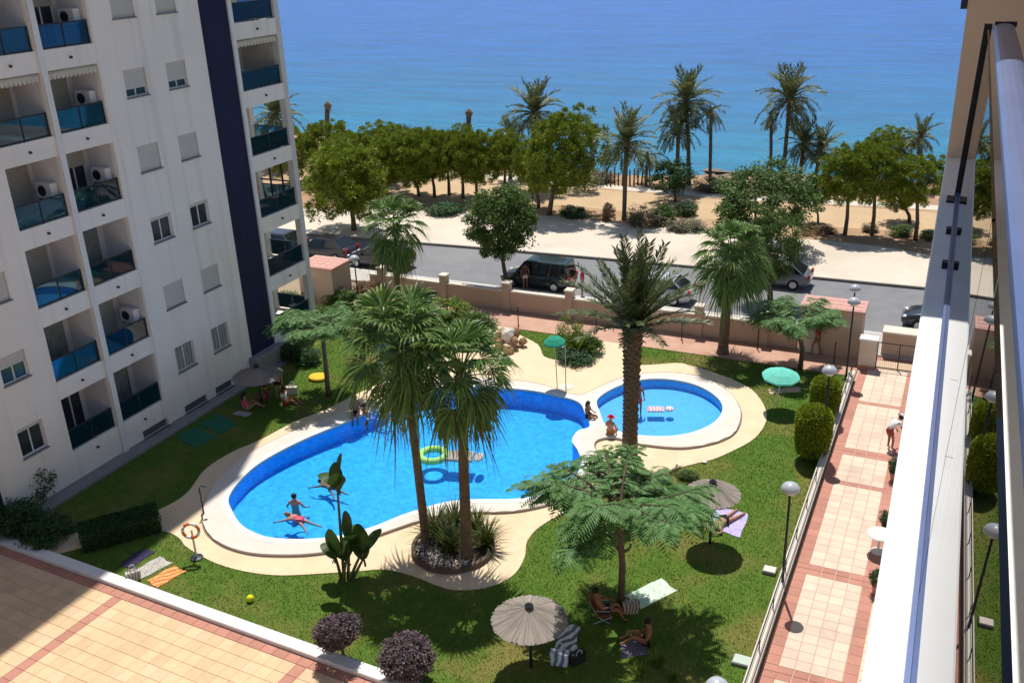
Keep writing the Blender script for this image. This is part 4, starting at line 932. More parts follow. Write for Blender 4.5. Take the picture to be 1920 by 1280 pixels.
# shaded planting near the block
def bush(label, cpx, hw, hh, kind, name='shrub', group='bushes in the garden beds'):
    return shrub_px(name, label, cpx, hw, hh, kind, group, 0.0)
for c_, hw, hh, k, lab in (((62,890),46,46,'dark','leggy dark bush growing against the tall block below a ground floor window'), ((30,965),55,36,'dark','dense dark bush at the corner of the white terrace kerb'), ((95,985),45,30,'dark','spreading dark bush beside the curved path end'),
        ((446,692),20,22,'dark','dark clipped round bush beside the shaded thatched parasol'), ((541,650),24,26,'dark','dark clipped round bush by the navy stripe'), ((575,660),30,22,'dark','dark bush under the feathery tree next to the block'),
        ((545,560),42,28,'green','green bush below the corner balconies'), ((640,555),42,26,'green','green bush by the end of the front garden wall'), ((690,540),30,22,'rusty','reddish flowering bush at the foot of the garden wall'), ((600,585),38,26,'green','green bush behind the feathery tree next to the block'),
        ((800,545),36,18,'dark','dark bush at the garden wall beside the wall pillar'), ((1068,625),30,34,'yellow','yellow green leafy bush in the bed next to the green parasol'), ((1105,640),28,26,'green','low green bush in the bed beside the deck'), ((1080,660),38,18,'dark','dark ground hugging bush at the front of the deck bed'),
        ((890,600),48,34,'green','green bush behind the twin planter palms'), ((850,575),36,24,'yellow','light green bush between wall and twin planter palms'), ((1290,885),22,10,'green','small green bush at the deck edge behind the feathery tree')):
    bush(lab, c_, hw, hh, k)
# clipped hedge beside the curved path
hb = [P(150,1008).xy, P(296,968).xy]; hd = (hb[1]-hb[0]); hl = hd.length
hg = thing('hedge', 'dark clipped hedge block along the curved path in the shade of the tall block', 'hedge', (hb[0].x, hb[0].y, 0), math.atan2(hd.y, hd.x))
g_ = np.random.default_rng(8); n_ = 9000; C = np.stack([g_.uniform(0, hl, n_), g_.uniform(-1.15, 0, n_), g_.uniform(.05, .6, n_)], 1); fce = g_.integers(0, 4, n_)
C[fce == 0, 2] = .6; C[fce == 3, 2] = .6; C[fce == 1, 1] = -1.15; C[fce == 2, 1] = 0
V, F = leaf_quads(C, unit(g_.normal(size=C.shape)+np.array([0, 0, .5])), unit(g_.normal(size=C.shape)), np.full(n_, .09), np.full(n_, .05)); link('foliage', np_mesh('foliage', V, F, m_darkleaf), hg)
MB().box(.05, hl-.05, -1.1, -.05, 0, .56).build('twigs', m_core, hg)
# strap leaved plants
def strap_mesh(seed, n, L, w, m, spread=1.0, segs=4):
    g_ = random.Random(seed); mb = MB()
    for i in range(n):
        a = g_.uniform(0, 2*PI); e = PI/2 - abs(g_.gauss(0, .5))*spread; l = L*g_.uniform(.6, 1.1); p = Vector((math.cos(a)*.06, math.sin(a)*.06, 0)); sd = Vector((-math.sin(a), math.cos(a), 0)); row = []
        for s in range(segs+1):
            ww = w*(1-(s/segs)**2*.95)*(.6+.4*min(1, s)); row += [p - sd*ww/2, p + sd*ww/2]; e2 = e - 1.1*spread*(s/segs)**1.5; p = p + Vector((math.cos(a)*math.cos(e2), math.sin(a)*math.cos(e2), math.sin(e2)))*l/segs
        mb.add(row, [(2*s, 2*s+1, 2*s+3, 2*s+2) for s in range(segs)])
    return mb.mesh('foliage', m)
STR = [strap_mesh(i, 190, 1.25, .045, m_strap) for i in range(2)]; AGA = strap_mesh(9, 42, .55, .06, m_yellowgreen, .9)
for px_, k, lab in (((818,1015),1.1,'big tuft of strap leaves by the slim palm trunk in the planter'), ((845,1040),.95,'strap leaved tuft between the two palm trunks in the planter'), ((912,1030),.9,'strap leaved tuft right of the thicker palm trunk in the planter'), ((855,1005),1.1,'strap leaved tuft behind the two palm trunks in the planter'), ((895,1005),.85,'strap leaved tuft at the pool side of the planter')):
    t = thing('strap_plant', lab, 'plant', P(*px_) + Vector((0, 0, .12)), 0, 'strap leaved plants in the round planter'); link('foliage', STR[int(px_[0]) % 2], t, (0, 0, 0), (0, 0, px_[0]), k); MB().lathe([(.10, -.1), (.09, .12), (.03, .2)], 8).build('stem', m_greenstem, t)
for px_, k, lab in (((1232,1248),1.0,'yellow green spiky rosette beside the reddish sunbather'), ((1200,1268),.85,'yellow green spiky rosette, lower of the group below the feathery tree'), ((1262,1275),.8,'small spiky rosette at the end of the group below the feathery tree')):
    t = thing('spiky_plant', lab, 'plant', P(*px_), 0, 'spiky rosettes under the feathery tree'); link('foliage', AGA, t, (0, 0, .02), (0, 0, px_[0]), k); MB().lathe([(.05, -.05), (.04, .08)], 7).build('stem', m_greenstem, t)
t = thing('strap_plant', 'palm like tuft in the planted bed by the green parasol', 'plant', P(1085,668)); link('foliage', strap_mesh(21, 60, 1.3, .12, m_yellowgreen, .9), t); MB().lathe([(.08, -.05), (.06, .2)], 7).build('stem', m_greenstem, t)
# bird-of-paradise with paddle leaves
def paddle(L, w, bend, seed):
    g_ = random.Random(seed); mb = MB(); n = 8; p = Vector((0, 0, 0)); e = PI/2-.1; row = []
    mb.tube([(0, 0, -.25), (0, 0, 0.02)], [.022, .018], 5)
    for s in range(n+1):
        f = s/n; ww = w*math.sin(PI*(.06+.90*f))**.7; row += [p + Vector((0.05*ww, -ww/2, .0)), p, p + Vector((0.05*ww, ww/2, .0))]
        e -= bend/n; p = p + Vector((math.cos(e), 0, math.sin(e)))*L/n
    mb.add(row, [(3*s, 3*s+1, 3*s+4, 3*s+3) for s in range(n)] + [(3*s+1, 3*s+2, 3*s+5, 3*s+4) for s in range(n)])
    return mb.mesh('paddle_leaf', m_paddle)
PAD = [paddle(.95, .42, .5, 1), paddle(.8, .36, 1.2, 2), paddle(.9, .40, .2, 3)]
b = P(645, 1085); st = thing('bird_of_paradise', 'tall bird of paradise plant with paddle leaves at the lawn edge by the pool', 'plant', b)
stems = [((0,0),(632,908),3),((.12,.05),(655,1010),2),((-.12,.02),(628,1040),2),((.2,-.05),(680,1030),2),((.02,-.12),(650,1045),1),((.28,.02),(682,1045),1)]
for (dx, dy), tp_, nlv in stems:
    tp = at_dist(b, *tp_) - b; MB().tube([(dx, dy, -.05), ((tp.x+dx)/2, (tp.y+dy)/2, tp.z*.5), tuple(tp)], [.06, .05, .035], 7).build('stem', m_greenstem, st, smooth=True)
    for i in range(nlv+1):
        link('paddle_leaf', PAD[(i+nlv) % 3], st, tp + Vector((0, 0, -.06*i)), (0, (-.15, .45, .25, -.3)[i % 4], i*2.3+dx*20 + .8), ((1.15, 1.5, 1.15), (.95, 1.5, 1.0), (.85, 1.4, .9), (1, 1.5, 1))[i % 4])
# ------------------------------------------------------------------ garden walls, huts, gate, fences
def PYp(x, y, Y):
    q = ray(x, y); t = Y/q.y; return q.x*t, HC + q.z*t
gw = thing('garden_wall', 'long low pinkish rendered garden wall with pillars between the pool garden and the street', 'wall', (-31, 45.0, 0))
MB().box(0, 24.6, 0, .24, -.05, 1.12).build('wall', m_pinkwall, gw); MB().cbox(0, 24.6, -.04, .28, 1.12, 1.22, .02).build('coping', m_creamwall, gw)
for x_, y_ in ((633,495),(715,505),(832,521),(950,535),(1068,552),(1190,565),(1312,578),(1436,590)):
    X_, _z = PYp(x_, y_, 45.1); X_ += 31
    if 0 <= X_ < 24.6:
        p = MB().box(X_-.2, X_+.2, -.09, .33, -.05, 1.60).build('pillar', m_pinkwall, gw); MB().cbox(X_-.25, X_+.25, -.14, .38, 1.60, 1.70, .03).build('cap', m_creamwall, p)
def hut(label, x0, x1, y0, y1, h):
    t = thing('utility_hut', label, 'hut', (x0, y0, 0), 0, 'utility huts'); MB().box(0, x1-x0, 0, y1-y0, -.05, h-.14).build('wall', m_pinkwall, t)
    r = MB().cbox(-.08, x1-x0+.08, -.08, y1-y0+.08, h-.14, h, .02).build('roof', m_pinktop, t)
    nx = max(2, int((x1-x0)/.4)); ny = max(2, int((y1-y0)/.4))
    tm_ = MB().cbox(-.18, .18, -.18, .18, 0, .015, .004).mesh('roof_tile', m_pinktop)
    for i in range(nx):
        for j in range(ny): link('roof_tile', tm_, r, ((x1-x0)*(i+.5)/nx, (y1-y0)*(j+.5)/ny, h))
    MB().box(.25, .95, -.03, 0, .05, 1.75).build('door', m_offwhite, t)
hut('pink roofed utility hut beside the corner of the tall block', -33.7, -31.4, 41.9, 43.7, 2.45)
hut('pink roofed utility hut at the gate end of the garden wall', -6.3, -3.5, 44.75, 46.2, 2.45)
pier = thing('gate_pier', 'thick cream gate pier with white cap beside the walkway gate', 'pier', (-3.0, 43.95, 0)); MB().box(-.42, .32, -.25, .25, 0, 1.45).build('pier', m_creamwall, pier); MB().cbox(-.47, .37, -.3, .3, 1.45, 1.55, .03).build('cap', m_white, pier)
MB().box(-.421, .321, -.255, .255, .02, .22).build('plinth', m_red, pier)
pw = thing('boundary_wall', 'low wall with broad pale top beyond the walkway gate', 'wall', (-2.6, 45.6, 0)); MB().box(0, 4.2, 0, .35, 0, 1.2).build('wall', m_pinkwall, pw); MB().cbox(-.03, 4.23, -.1, .8, 1.2, 1.3, .02).build('coping', m_creamwall, pw)
gt = thing('gate', 'dark metal mesh gate across the end of the walkway', 'gate', (-2.66, 44.05, 0))
fr = MB(); 
for x in (0, .95, 1.9): fr.box(x-.025, x+.025, -.025, .025, .05, 1.35)
for z in (.08, 1.32): fr.box(.026, .924, -.02, .02, z-.02, z+.02); fr.box(.976, 1.874, -.02, .02, z-.02, z+.02)
fr.build('frame', m_dark, gt)
for i in range(19):
    if i not in (9,): MB().box(.07+i*.096, .078+i*.096, -.006, .006, .1, 1.3).build('bar', m_dark, gt)
rp = MB().box(-3.3, 1.4, 45.02, 45.55, -.02, .035).build('gate_threshold', m_red); finish(rp, kind='structure')
# low wall with railing along the walkway
lw = thing('low_wall', 'long low cream topped wall with thin railing between lawn and walkway', 'wall', (-3.52, 14, 0))
MB().box(-.09, .10, 0, 28.4, -.05, .40).build('wall', m_pinkwall, lw); MB().cbox(-.13, .14, 0, 28.4, .40, .47, .015).build('coping', m_creamwall, lw)
for i in range(15): MB().tube([(.02, .4+i*1.96, .47), (.02, .4+i*1.96, .92)], .018, 6).build('post', m_dark, lw)
MB().tube([(.02, .3, .93), (.02, 28.1, .93)], .020, 6).build('handrail', m_dark, lw)
MB().tube([(.02, .3, .70), (.02, 28.1, .70)], .008, 5).build('wire', m_dark, lw)
# thin dark posts along the pink path
fx = [(972,612),(1118,618),(1278,638),(1420,655),(1563,682),(840,596)]
for i, q in enumerate(fx):
    b = P(*q); t = thing('fence_post', 'thin dark metal post at the lawn edge by the pink path', 'post', b, 0, 'posts along the pink path')
    MB().tube([(0, 0, -.05), (0, 0, 1.05)], .028, 7).build('pole', m_dark, t); MB().ball((0, 0, 1.07), .045, 8, 5).build('cap', m_dark, t); MB().lathe([(.07, 0), (.07, .03), (.03, .05)], 10).build('base', m_dark, t)

# ------------------------------------------------------------------ lamps
m_lampdome = mat('lamp_dome', (0.46, 0.49, 0.54), (0.40, 0.43, 0.48), 3, 0.35, spec=.5)
def lamp(label, b, h, group='garden lamps', r=.28, z=0.0):
    t = thing('street_lamp', label, 'lamp', (b[0], b[1], z), 0, group)
    MB().tube([(0, 0, -.05), (0, 0, .5), (0, 0, h-.22)], [.06, .045, .035], 10).build('post', m_dark, t, smooth=True)
    MB().lathe([(.10, 0), (.10, .04), (.06, .10)], 12).build('base', m_dark, t)
    hd = MB().lathe([(r*.98, h-.16), (r, h-.13), (r*.93, h-.05), (r*.72, h+.03), (r*.38, h+.08), (.02, h+.10)], 20).build('shade', m_lampdome, t, smooth=True)
    MB().lathe([(.05, h-.30), (.13, h-.28), (.15, h-.17), (.12, h-.163)], 14).build('globe', m_white, t, smooth=True); return t
def from_shadow(px_, h): s = P(*px_); o = SUN_H*SUN_SLOPE*h; return (s.x+o.x, s.y+o.y)
lamp('dome headed garden lamp beside the lilac towel, casting its shadow on the walkway tiles', from_shadow((1490,1180), 3.9), 3.9)
lamp('dome headed garden lamp hidden among the clipped cypresses', from_shadow((1562,904), 3.9), 3.9)
lamp('dome headed garden lamp near the gate in front of the pink hut', from_shadow((1607,743), 3.9), 3.9)
lamp('dome headed garden lamp on the lawn corner below the spiky rosettes', P(1345,1280,3.3).xy, 3.3)
lamp('dome headed garden lamp by the wall beside the dry leaved fan palm', P(673,572).xy, 2.9)
lamp('taller lamp on the street pavement behind the pink hut by the gate', (PYp(1604,537,47.2)[0], 47.2), PYp(1604,537,47.2)[1], 'street lamps', z=.1*0)
lamp('slim tall lamp in the park beside the tallest dense pine', P(999,376).xy, 4.1, 'street lamps', r=.24)

# ------------------------------------------------------------------ parasols, showers, lifebuoy
m_thatch = leaf('thatch', (0.38, 0.33, 0.285), (0.25, 0.215, 0.19), 0.05, .95)
def thatched(label, base_px, cpx, hw, seed):
    b = P(*base_px); c = at_dist(b, *cpx) - b; d = (b-Vector((0, 0, HC))).length; R = hw*d/FPX; zr = c.z
    t = thing('thatched_parasol', label, 'parasol', b, 0, 'thatched parasols'); rr = random.Random(seed)
    MB().tube([(0, 0, -.05), (0, 0, zr+.42)], [.05, .045], 9).build('pole', mat('pole_paint', (0.03, 0.045, 0.05), None, rough=.5) if 'pole_paint' not in MATS else MATS['pole_paint'], t, smooth=True)
    th = MB(); n = 460
    for i in range(n):
        a = 2*PI*(i*.61803 % 1) ; da = rr.uniform(.012, .024); f0 = max(.03, rr.choice((.04, .12, .25, .4, .55)) + rr.uniform(-.03, .05)); f1 = rr.uniform(.95, 1.03) if f0 > .1 or rr.random() < .5 else rr.uniform(.6, .9)
        lift = rr.uniform(0, .022); p = lambda f, a_: (R*f*math.cos(a_), R*f*math.sin(a_), zr + .44*max(0, 1-f)**1.1 - .02 + lift)
        fm_ = (f0+f1)/2; k0 = min(.22, da/max(f0, .08)*.5)
        th.add([p(f0, a-k0), p(f0, a+k0), p(fm_, a+da*1.2), p(f1, a+da), p(f1, a-da), p(fm_, a-da*1.2)], [(0, 5, 2, 1), (5, 4, 3, 2)])
    th.build('thatch', m_thatch, t)
    un = MB().lathe([(R*.97, zr-.06), (.03, zr+.40)], 40, cap=False).build('underside', m_thatch, t)
    rb = MB()
    for i in range(8): a = i*PI/4; rb.tube([(0, 0, zr+.30), (R*.92*math.cos(a), R*.92*math.sin(a), zr-.08)], .018, 5)
    rb.build('ribs', m_bark, t); MB().lathe([(.11, zr+.40), (.13, zr+.46), (.07, zr+.52), (.03, zr+.56)], 10, wob=.15).build('cap', m_dark, t); return t
thatched('thatched parasol on the lawn beside the white and black towel', (996,1250), (992,1160), 66, 1)
thatched('thatched parasol on the lawn next to the lilac towel', (1331,1018), (1336,925), 49, 2)
thatched('thatched parasol in the shade of the tall block', (492,762), (492,702), 44, 3)
def parasol(label, b, h, R, m, tilt=(0, 0), pole_m=None, lean=(0, 0)):
    t = thing('beach_parasol', label, 'parasol', b, 0, 'cloth beach parasols'); t.rotation_euler = (tilt[0], tilt[1], 0)
    MB().tube([(0, 0, -.05), (0, 0, h)], .022, 7).build('pole', pole_m or m_offwhite, t)
    cp = MB(); n = 8
    for i in range(n):
        a0, a1 = 2*PI*i/n, 2*PI*(i+1)/n; am = (a0+a1)/2
        p = lambda r_, a, z: (R*r_*math.cos(a), R*r_*math.sin(a), h+z)
        cp.add([p(0, 0, .02), p(.55, a0, -.08), p(.55, am, -.095), p(.55, a1, -.08), p(1, a0, -.28), p(.96, am, -.27), p(1, a1, -.28), p(1, a0, -.36), p(.96, am, -.34), p(1, a1, -.36)],
               [(0,1,2), (0,2,3), (1,4,5,2), (2,5,6,3), (4,7,8,5), (5,8,9,6)])
    cp.build('canopy', m, t)
    rb = MB()
    for i in range(n): a = 2*PI*i/n; rb.tube([(0, 0, h-.03), (R*.98*math.cos(a), R*.98*math.sin(a), h-.30)], .008, 4)
    rb.build('ribs', m_alu, t); MB().tube([(0, 0, h), (0, 0, h+.08)], [.018, .008], 6).build('tip', m_offwhite, t); return t
m_green = leaf('green_canvas', (0.03, 0.42, 0.26), (0.03, 0.36, 0.22), .25, .8); m_turq = leaf('turquoise_canvas', (0.22, 0.75, 0.62), (0.18, 0.70, 0.58), .25, .8)
b = P(1045, 724); parasol('small green beach parasol on a tall pale pole by the deck bed', b, hgt(b, 1041, 632)+.1, .50, m_green, (.05, -.02), mat('pale_pole', (.55, .47, .33), None, rough=.6))
b = P(1462, 697, 1.7); b.z = 0; parasol('turquoise beach parasol standing on the grass near the clipped cypresses', b, 1.85, .80, m_turq, (.06, .05))
sp = thing('shower_post', 'slim pale outdoor shower post beside the green parasol', 'shower', P(1061, 726)); MB().tube([(0, 0, 0), (0, 0, 2.1), (0, -.12, 2.2), (0, -.3, 2.18)], .025, 8).build('pipe', MATS['pale_pole'], sp); MB().lathe([(.02, .03), (.07, 0), (.07, -.015)], 12).build('shower_head', m_alu, sp, loc=(0, -.3, 2.16)); MB().lathe([(.35, 0), (.35, .04), (.3, .05)], 16).build('tray', m_coping, sp)
sp = thing('shower_post', 'dark outdoor shower post on the shaded deck beside the pool', 'shower', P(383, 966, .02)); MB().tube([(0, 0, 0), (0, 0, 1.15), (.06, .05, 1.25), (.16, .14, 1.2)], .028, 8).build('pipe', m_dark, sp); MB().lathe([(.02, .03), (.07, 0), (.07, -.015)], 12).build('shower_head', m_dark, sp, loc=(.16, .14, 1.19)); MB().lathe([(.12, 0), (.12, .04)], 12).build('base', m_dark, sp)
lb = thing('lifebuoy_stand', 'post with red and white lifebuoy ring at the lawn edge by the pool', 'lifebuoy', P(369, 1046)); MB().tube([(0, 0, -.05), (0, 0, 1.15)], .035, 8).build('post', m_offwhite, lb)
m_buoy = mat('buoy_orange', (0.70, 0.16, 0.06), None, rough=.5)
for i in range(8):
    q = MB(); aa = [2*PI*(i*4+j)/32 for j in range(5)]; q.tube([(.27*math.cos(a), -.07, 1.15+.27*math.sin(a)) for a in aa], .055, 8); q.build('ring_segment', m_white if i % 2 else m_buoy, lb, smooth=True, rot=(0, 0, .5))
MB().lathe([(.22, 0), (.22, .05), (.1, .08)], 12).build('base', m_dark, lb)
# pool ladder
pld = thing('pool_ladder', 'steel ladder rails at the far side of the main pool', 'ladder', P(700, 766, .11))
for s in (-.22, .22): MB().tube([(s, .45, 0), (s, .45, .65), (s, .3, .8), (s, .05, .8), (s, -.12, .65), (s, -.15, -.9)], .02, 8).build('rail', m_alu, pld, smooth=True)
for z in (-.25, -.5, -.75): MB().box(-.22, .22, -.19, -.11, z, z+.03).build('step', m_alu, pld)

# ------------------------------------------------------------------ planter ring with stones
pc = P(850, 1030); pr = thing('planter', 'round gravel planter with dark edging holding the two tall palms', 'planter', pc)
MB().lathe([(1.30, 0), (1.42, 0), (1.42, .22), (1.30, .22), (1.30, 0)], 48, cap=False).build('edging', m_bark, pr); MB().lathe([(1.31, .02), (1.31, .13), (.02, .16)], 40).build('soil', m_soil, pr)
gv = MB()
for i in range(420):
    a = random.uniform(2.2, 5.9); r_ = random.uniform(.55, 1.27); s_ = random.uniform(.02, .045); gv.ball((r_*math.cos(a), r_*math.sin(a), .145), (s_, s_*1.2, s_*.7), 5, 3)
finish(gv.build('gravel', m_gravel, pr), kind='stuff')
for i, (a, r_, s_) in enumerate(((4.45, .9, .13), (5.0, .98, .12), (3.3, 1.05, .13), (3.0, 1.15, .10), (5.6, 1.1, .08), (4.0, 1.1, .09))): MB().ball((0, 0, 0), (s_, s_*.8, s_*.7), 7, 5).build('stone', m_coping, pr, loc=(r_*math.cos(a), r_*math.sin(a), .18), rot=(0, 0, i))
# rock pile with cascade
rk = thing('rock_cascade', 'ochre rock pile with white top at the head of the deck', 'rocks', P(955, 650)); m_ochre = mat('ochre_rock', (0.44, 0.29, 0.15), (0.30, 0.19, 0.11), 3, .9, .03, 8)
for i in range(11):
    a = i*2.4; r_ = .10+.075*i; s_ = random.uniform(.26, .44); q = MB().ball((0, 0, 0), (s_, s_*.8, s_*.75), 8, 6); q.v = [tuple(Vector(v)*random.uniform(.82, 1.14)) for v in q.v]
    q.build('rock', m_ochre if i > 2 else m_coping, rk, loc=(r_*math.cos(a), r_*math.sin(a), max(.12, .85-.07*i)), rot=(i, i*.7, 0))

# ------------------------------------------------------------------ towels, mats, bags, toys
def cloth(c1, c2=None, sc=8): return mat('cloth%d' % len(MATS), c1, c2, sc, .95)
def stripes(c1, c2, f, ang=0.0):
    m = mat('striped%d' % len(MATS), c1, None, rough=.95); N = m.node_tree.nodes; L = m.node_tree.links; tc = N.new('ShaderNodeTexCoord'); w = N.new('ShaderNodeTexWave'); w.inputs['Scale'].default_value = f; w.inputs['Distortion'].default_value = 6; w.inputs['Detail'].default_value = 2
    mp = N.new('ShaderNodeMapping'); mp.inputs['Rotation'].default_value = (0, 0, ang); L.new(tc.outputs['Object'], mp.inputs[0]); L.new(mp.outputs[0], w.inputs['Vector'])
    r = N.new('ShaderNodeValToRGB'); r.color_ramp.elements[0].color = (*c1, 1); r.color_ramp.elements[1].color = (*c2, 1); r.color_ramp.elements[0].position = .4; r.color_ramp.elements[1].position = .6
    L.new(w.outputs['Fac'], r.inputs[0]); L.new(r.outputs[0], N['Principled BSDF'].inputs['Base Color']); return m
def towel(label, px4, m, z=.012, name='beach_towel', group='towels on the lawn', wav=.015):
    c = [P(x, y) for x, y in px4]; o = (c[0]+c[1]+c[2]+c[3])/4; n = 9; rr = random.Random(len(label)); mb = MB(); V = []; ph = rr.random()*6
    for th in (0, 1):
        for i in range(n+1):
            for j in range(n+1):
                u, v = i/n, j/n; p = (c[0]*(1-u)+c[1]*u)*(1-v) + (c[3]*(1-u)+c[2]*u)*v - o
                e = .02*math.sin(9*u+ph)*(v in (0, 1)) + .02*math.sin(8*v+ph)*(u in (0, 1))
                V.append((p.x+e, p.y+e, (.002 if th == 0 else z + wav*abs(math.sin(5*u+3*v+ph)*math.sin(7*v-2*u))) ))
    N2 = (n+1)**2; F = []
    for i in range(n):
        for j in range(n):
            a = i*(n+1)+j; F.append((N2+a, N2+a+n+1, N2+a+n+2, N2+a+1)); F.append((a, a+1, a+n+2, a+n+1))
    rim = [i*(n+1) for i in range(n+1)] + [n*(n+1)+j for j in range(1, n+1)] + [i*(n+1)+n for i in range(n-1, -1, -1)] + [j for j in range(n-1, 0, -1)]
    for k in range(len(rim)): a, b_ = rim[k], rim[(k+1) % len(rim)]; F.append((a, N2+a, N2+b_, b_))
    mb.add(V, F); ob = mb.build(name, m, loc=(o.x, o.y, o.z+.004)); finish(ob, label, 'towel' if name == 'beach_towel' else 'mat', group); return ob
towel('dark purple beach towel lying half in shade beside the terrace kerb', [(222,1060),(246,1066),(290,1034),(266,1028)], cloth((.06, .04, .12), (.04, .03, .08)))
towel('beige beach towel between the purple and orange towels', [(240,1076),(264,1086),(322,1056),(300,1043)], cloth((.55, .50, .40), (.42, .42, .42), 3))
towel('orange patterned beach towel beside the terrace kerb', [(276,1088),(294,1102),(348,1071),(326,1061)], stripes((.75, .20, .05), (.80, .42, .18), 1.6, .6))
towel('mint green beach towel under the feathery tree', [(1172,1116),(1201,1142),(1268,1108),(1240,1084)], cloth((.60, .78, .60), (.66, .80, .66), 2))
towel('lilac beach towel with a sunbather next to the thatched parasol', [(1322,986),(1388,1008),(1404,963),(1346,950)], cloth((.50, .42, .72), (.56, .48, .78), 3))
towel('white and black patterned towel beside the thatched parasol', [(1050,1169),(1088,1176),(1078,1221),(1038,1219)], stripes((.80, .79, .77), (.16, .18, .22), 1.3, .3), wav=.05)
towel('grey violet blanket in the shade of the feathery tree', [(1163,1202),(1206,1196),(1216,1226),(1166,1234)], cloth((.22, .19, .26), (.15, .13, .2)))
towel('dark green mat in the deep shade of the block, nearer the basement vents', [(328,818),(364,840),(406,822),(370,800)], cloth((.02, .17, .10), (.015, .13, .08)), name='beach_mat', group='green mats in the shade')
towel('dark green mat in the deep shade, next to the shaded thatched parasol', [(374,795),(412,815),(446,796),(410,776)], cloth((.02, .17, .10), (.015, .13, .08)), name='beach_mat', group='green mats in the shade')
towel('cream towel with red edge under the turquoise parasol', [(1440,730),(1444,739),(1502,735),(1500,725)], cloth((.66, .56, .40), (.55, .30, .2), 3))
towel('pale towel beside the sitting group in the shade of the block', [(436,776),(462,782),(474,774),(448,770)], cloth((.5, .5, .55)))
ym = MB().lathe([(.10, .0), (.44, .02), (.50, .09), (.44, .16), (.1, .10)], 24).build('inflatable_ring', cloth((.80, .52, .05), (.75, .45, .04)), loc=P(597,710), smooth=True); ym.scale = (1.0, .85, 1); finish(ym, 'yellow round inflatable lying on the sunny grass beside the block', 'inflatable')
bl = MB().ball((0, 0, .12), .12, 14, 9).build('beach_ball', cloth((.75, .70, .02)), loc=P(470,1127), smooth=True); finish(bl, 'small yellow ball lying on the lawn', 'ball')
def slab(label, px_, sx, sy, h, m, rz=0.0):
    t = thing('utility_cover', label, 'cover', P(*px_), rz, 'utility covers in the lawn'); MB().cbox(-sx/2, sx/2, -sy/2, sy/2, -.02, h, .015).build('frame', m_stone, t); MB().cbox(-sx*.44, sx*.44, -sy*.44, sy*.44, h, h+.015, .006).build('lid', m, t)
slab('pale utility cover beside the low wall near the garden lamp', (1443,1072), .42, .36, .12, m_coping); slab('larger pale green utility cover beside the low wall', (1394,1242), .62, .42, .10, cloth((.5, .58, .50)))
slab('small white cover at the deck edge behind the thatched parasol', (1321,868), .16, .14, .06, m_white)
def tote(label, px_, s_, m, rz):
    t = thing('beach_bag', label, 'bag', P(*px_), rz, 'bags on the lawn'); w, d, h = .24*s_, .13*s_, .34*s_
    MB().add([(-w*.85,-d,0),(w*.85,-d,0),(w*.85,d,0),(-w*.85,d,0),(-w,-d*.8,h),(w,-d*.8,h),(w,d*.8,h),(-w,d*.8,h),(-w*.9,-d*.6,h*.9),(w*.9,-d*.6,h*.9),(w*.9,d*.6,h*.9),(-w*.9,d*.6,h*.9)],
             [(0,3,2,1),(0,1,5,4),(1,2,6,5),(2,3,7,6),(3,0,4,7),(4,5,9,8),(5,6,10,9),(6,7,11,10),(7,4,8,11),(8,9,10,11)]).build('body', m, t)
    for sg in (-1, 1): MB().tube([(-w*.4, sg*d*.8, h), (-w*.3, sg*d*.9, h+.13*s_), (0, sg*d, h+.17*s_), (w*.3, sg*d*.9, h+.13*s_), (w*.4, sg*d*.8, h)], .014, 5).build('handle', m_offwhite, t)
tote('patterned beige bag at the foot of the feathery tree', (1182,1146), 1.1, stripes((.62, .52, .40), (.18, .16, .14), 3.0), .5); tote('blue and white bag at the corner of the patterned towel', (1050,1242), 1.15, stripes((.75, .80, .90), (.12, .22, .42), 1.5), .2); tote('dark backpack shaped bag in the shade by the patterned towel', (1082,1240), 1.0, m_dark, 1.0)
tote('cream bag by the group in the shade of the block', (548,738), 1.1, cloth((.66, .6, .5)), .4)
tote('pale striped bag between the kerb and the beige towel', (252,1086), 1.0, stripes((.62, .55, .5), (.30, .28, .3), 3), .9)
# inflatables in the pools
def lilo(label, px_, L, w, m, rz, z=0.0, group='inflatables floating in the pools'):
    t = thing('air_mattress', label, 'air mattress', P(*px_) + Vector((0, 0, z)), rz, group)
    for i in range(5): MB().tube([(-L/2, w*(i-2)/5, .04), (-L/2+.08, w*(i-2)/5, .05), (L/2-.45, w*(i-2)/5, .05), (L/2-.4, w*(i-2)/5, .05)], [w*.07, w*.11, w*.11, w*.07], 8).build('tube', m, t, smooth=True)
    MB().ball((L/2-.18, 0, .07), (.19, w*.48, .09), 12, 7).build('pillow', m, t, smooth=True); return t
def swimring(label, px_, R, m, group='inflatables floating in the pools'):
    t = thing('swim_ring', label, 'swim ring', P(*px_), 0, group); q = MB(); q.tube([(R*math.cos(2*PI*i/24), R*math.sin(2*PI*i/24), .05) for i in range(25)], R*.28, 8, cap=False); q.build('tube', m, t, smooth=True); MB().tube([(R, 0, .05+R*.27), (R, 0, .09+R*.28)], .012, 5).build('valve', m_white, t)
swimring('lime green swim ring floating behind the palm trunks', (812,855), .52, cloth((.42, .75, .22), (.36, .70, .25)))
lilo('brownish grey air mattress floating behind the palm trunks', (872,858), 1.5, .75, stripes((.40, .36, .33), (.55, .50, .46), 2.0), .25)
lilo('white and pink air mattress floating in the small pool', (1238,769), 1.15, .45, stripes((.80, .76, .78), (.70, .42, .48), 2.2), .35)

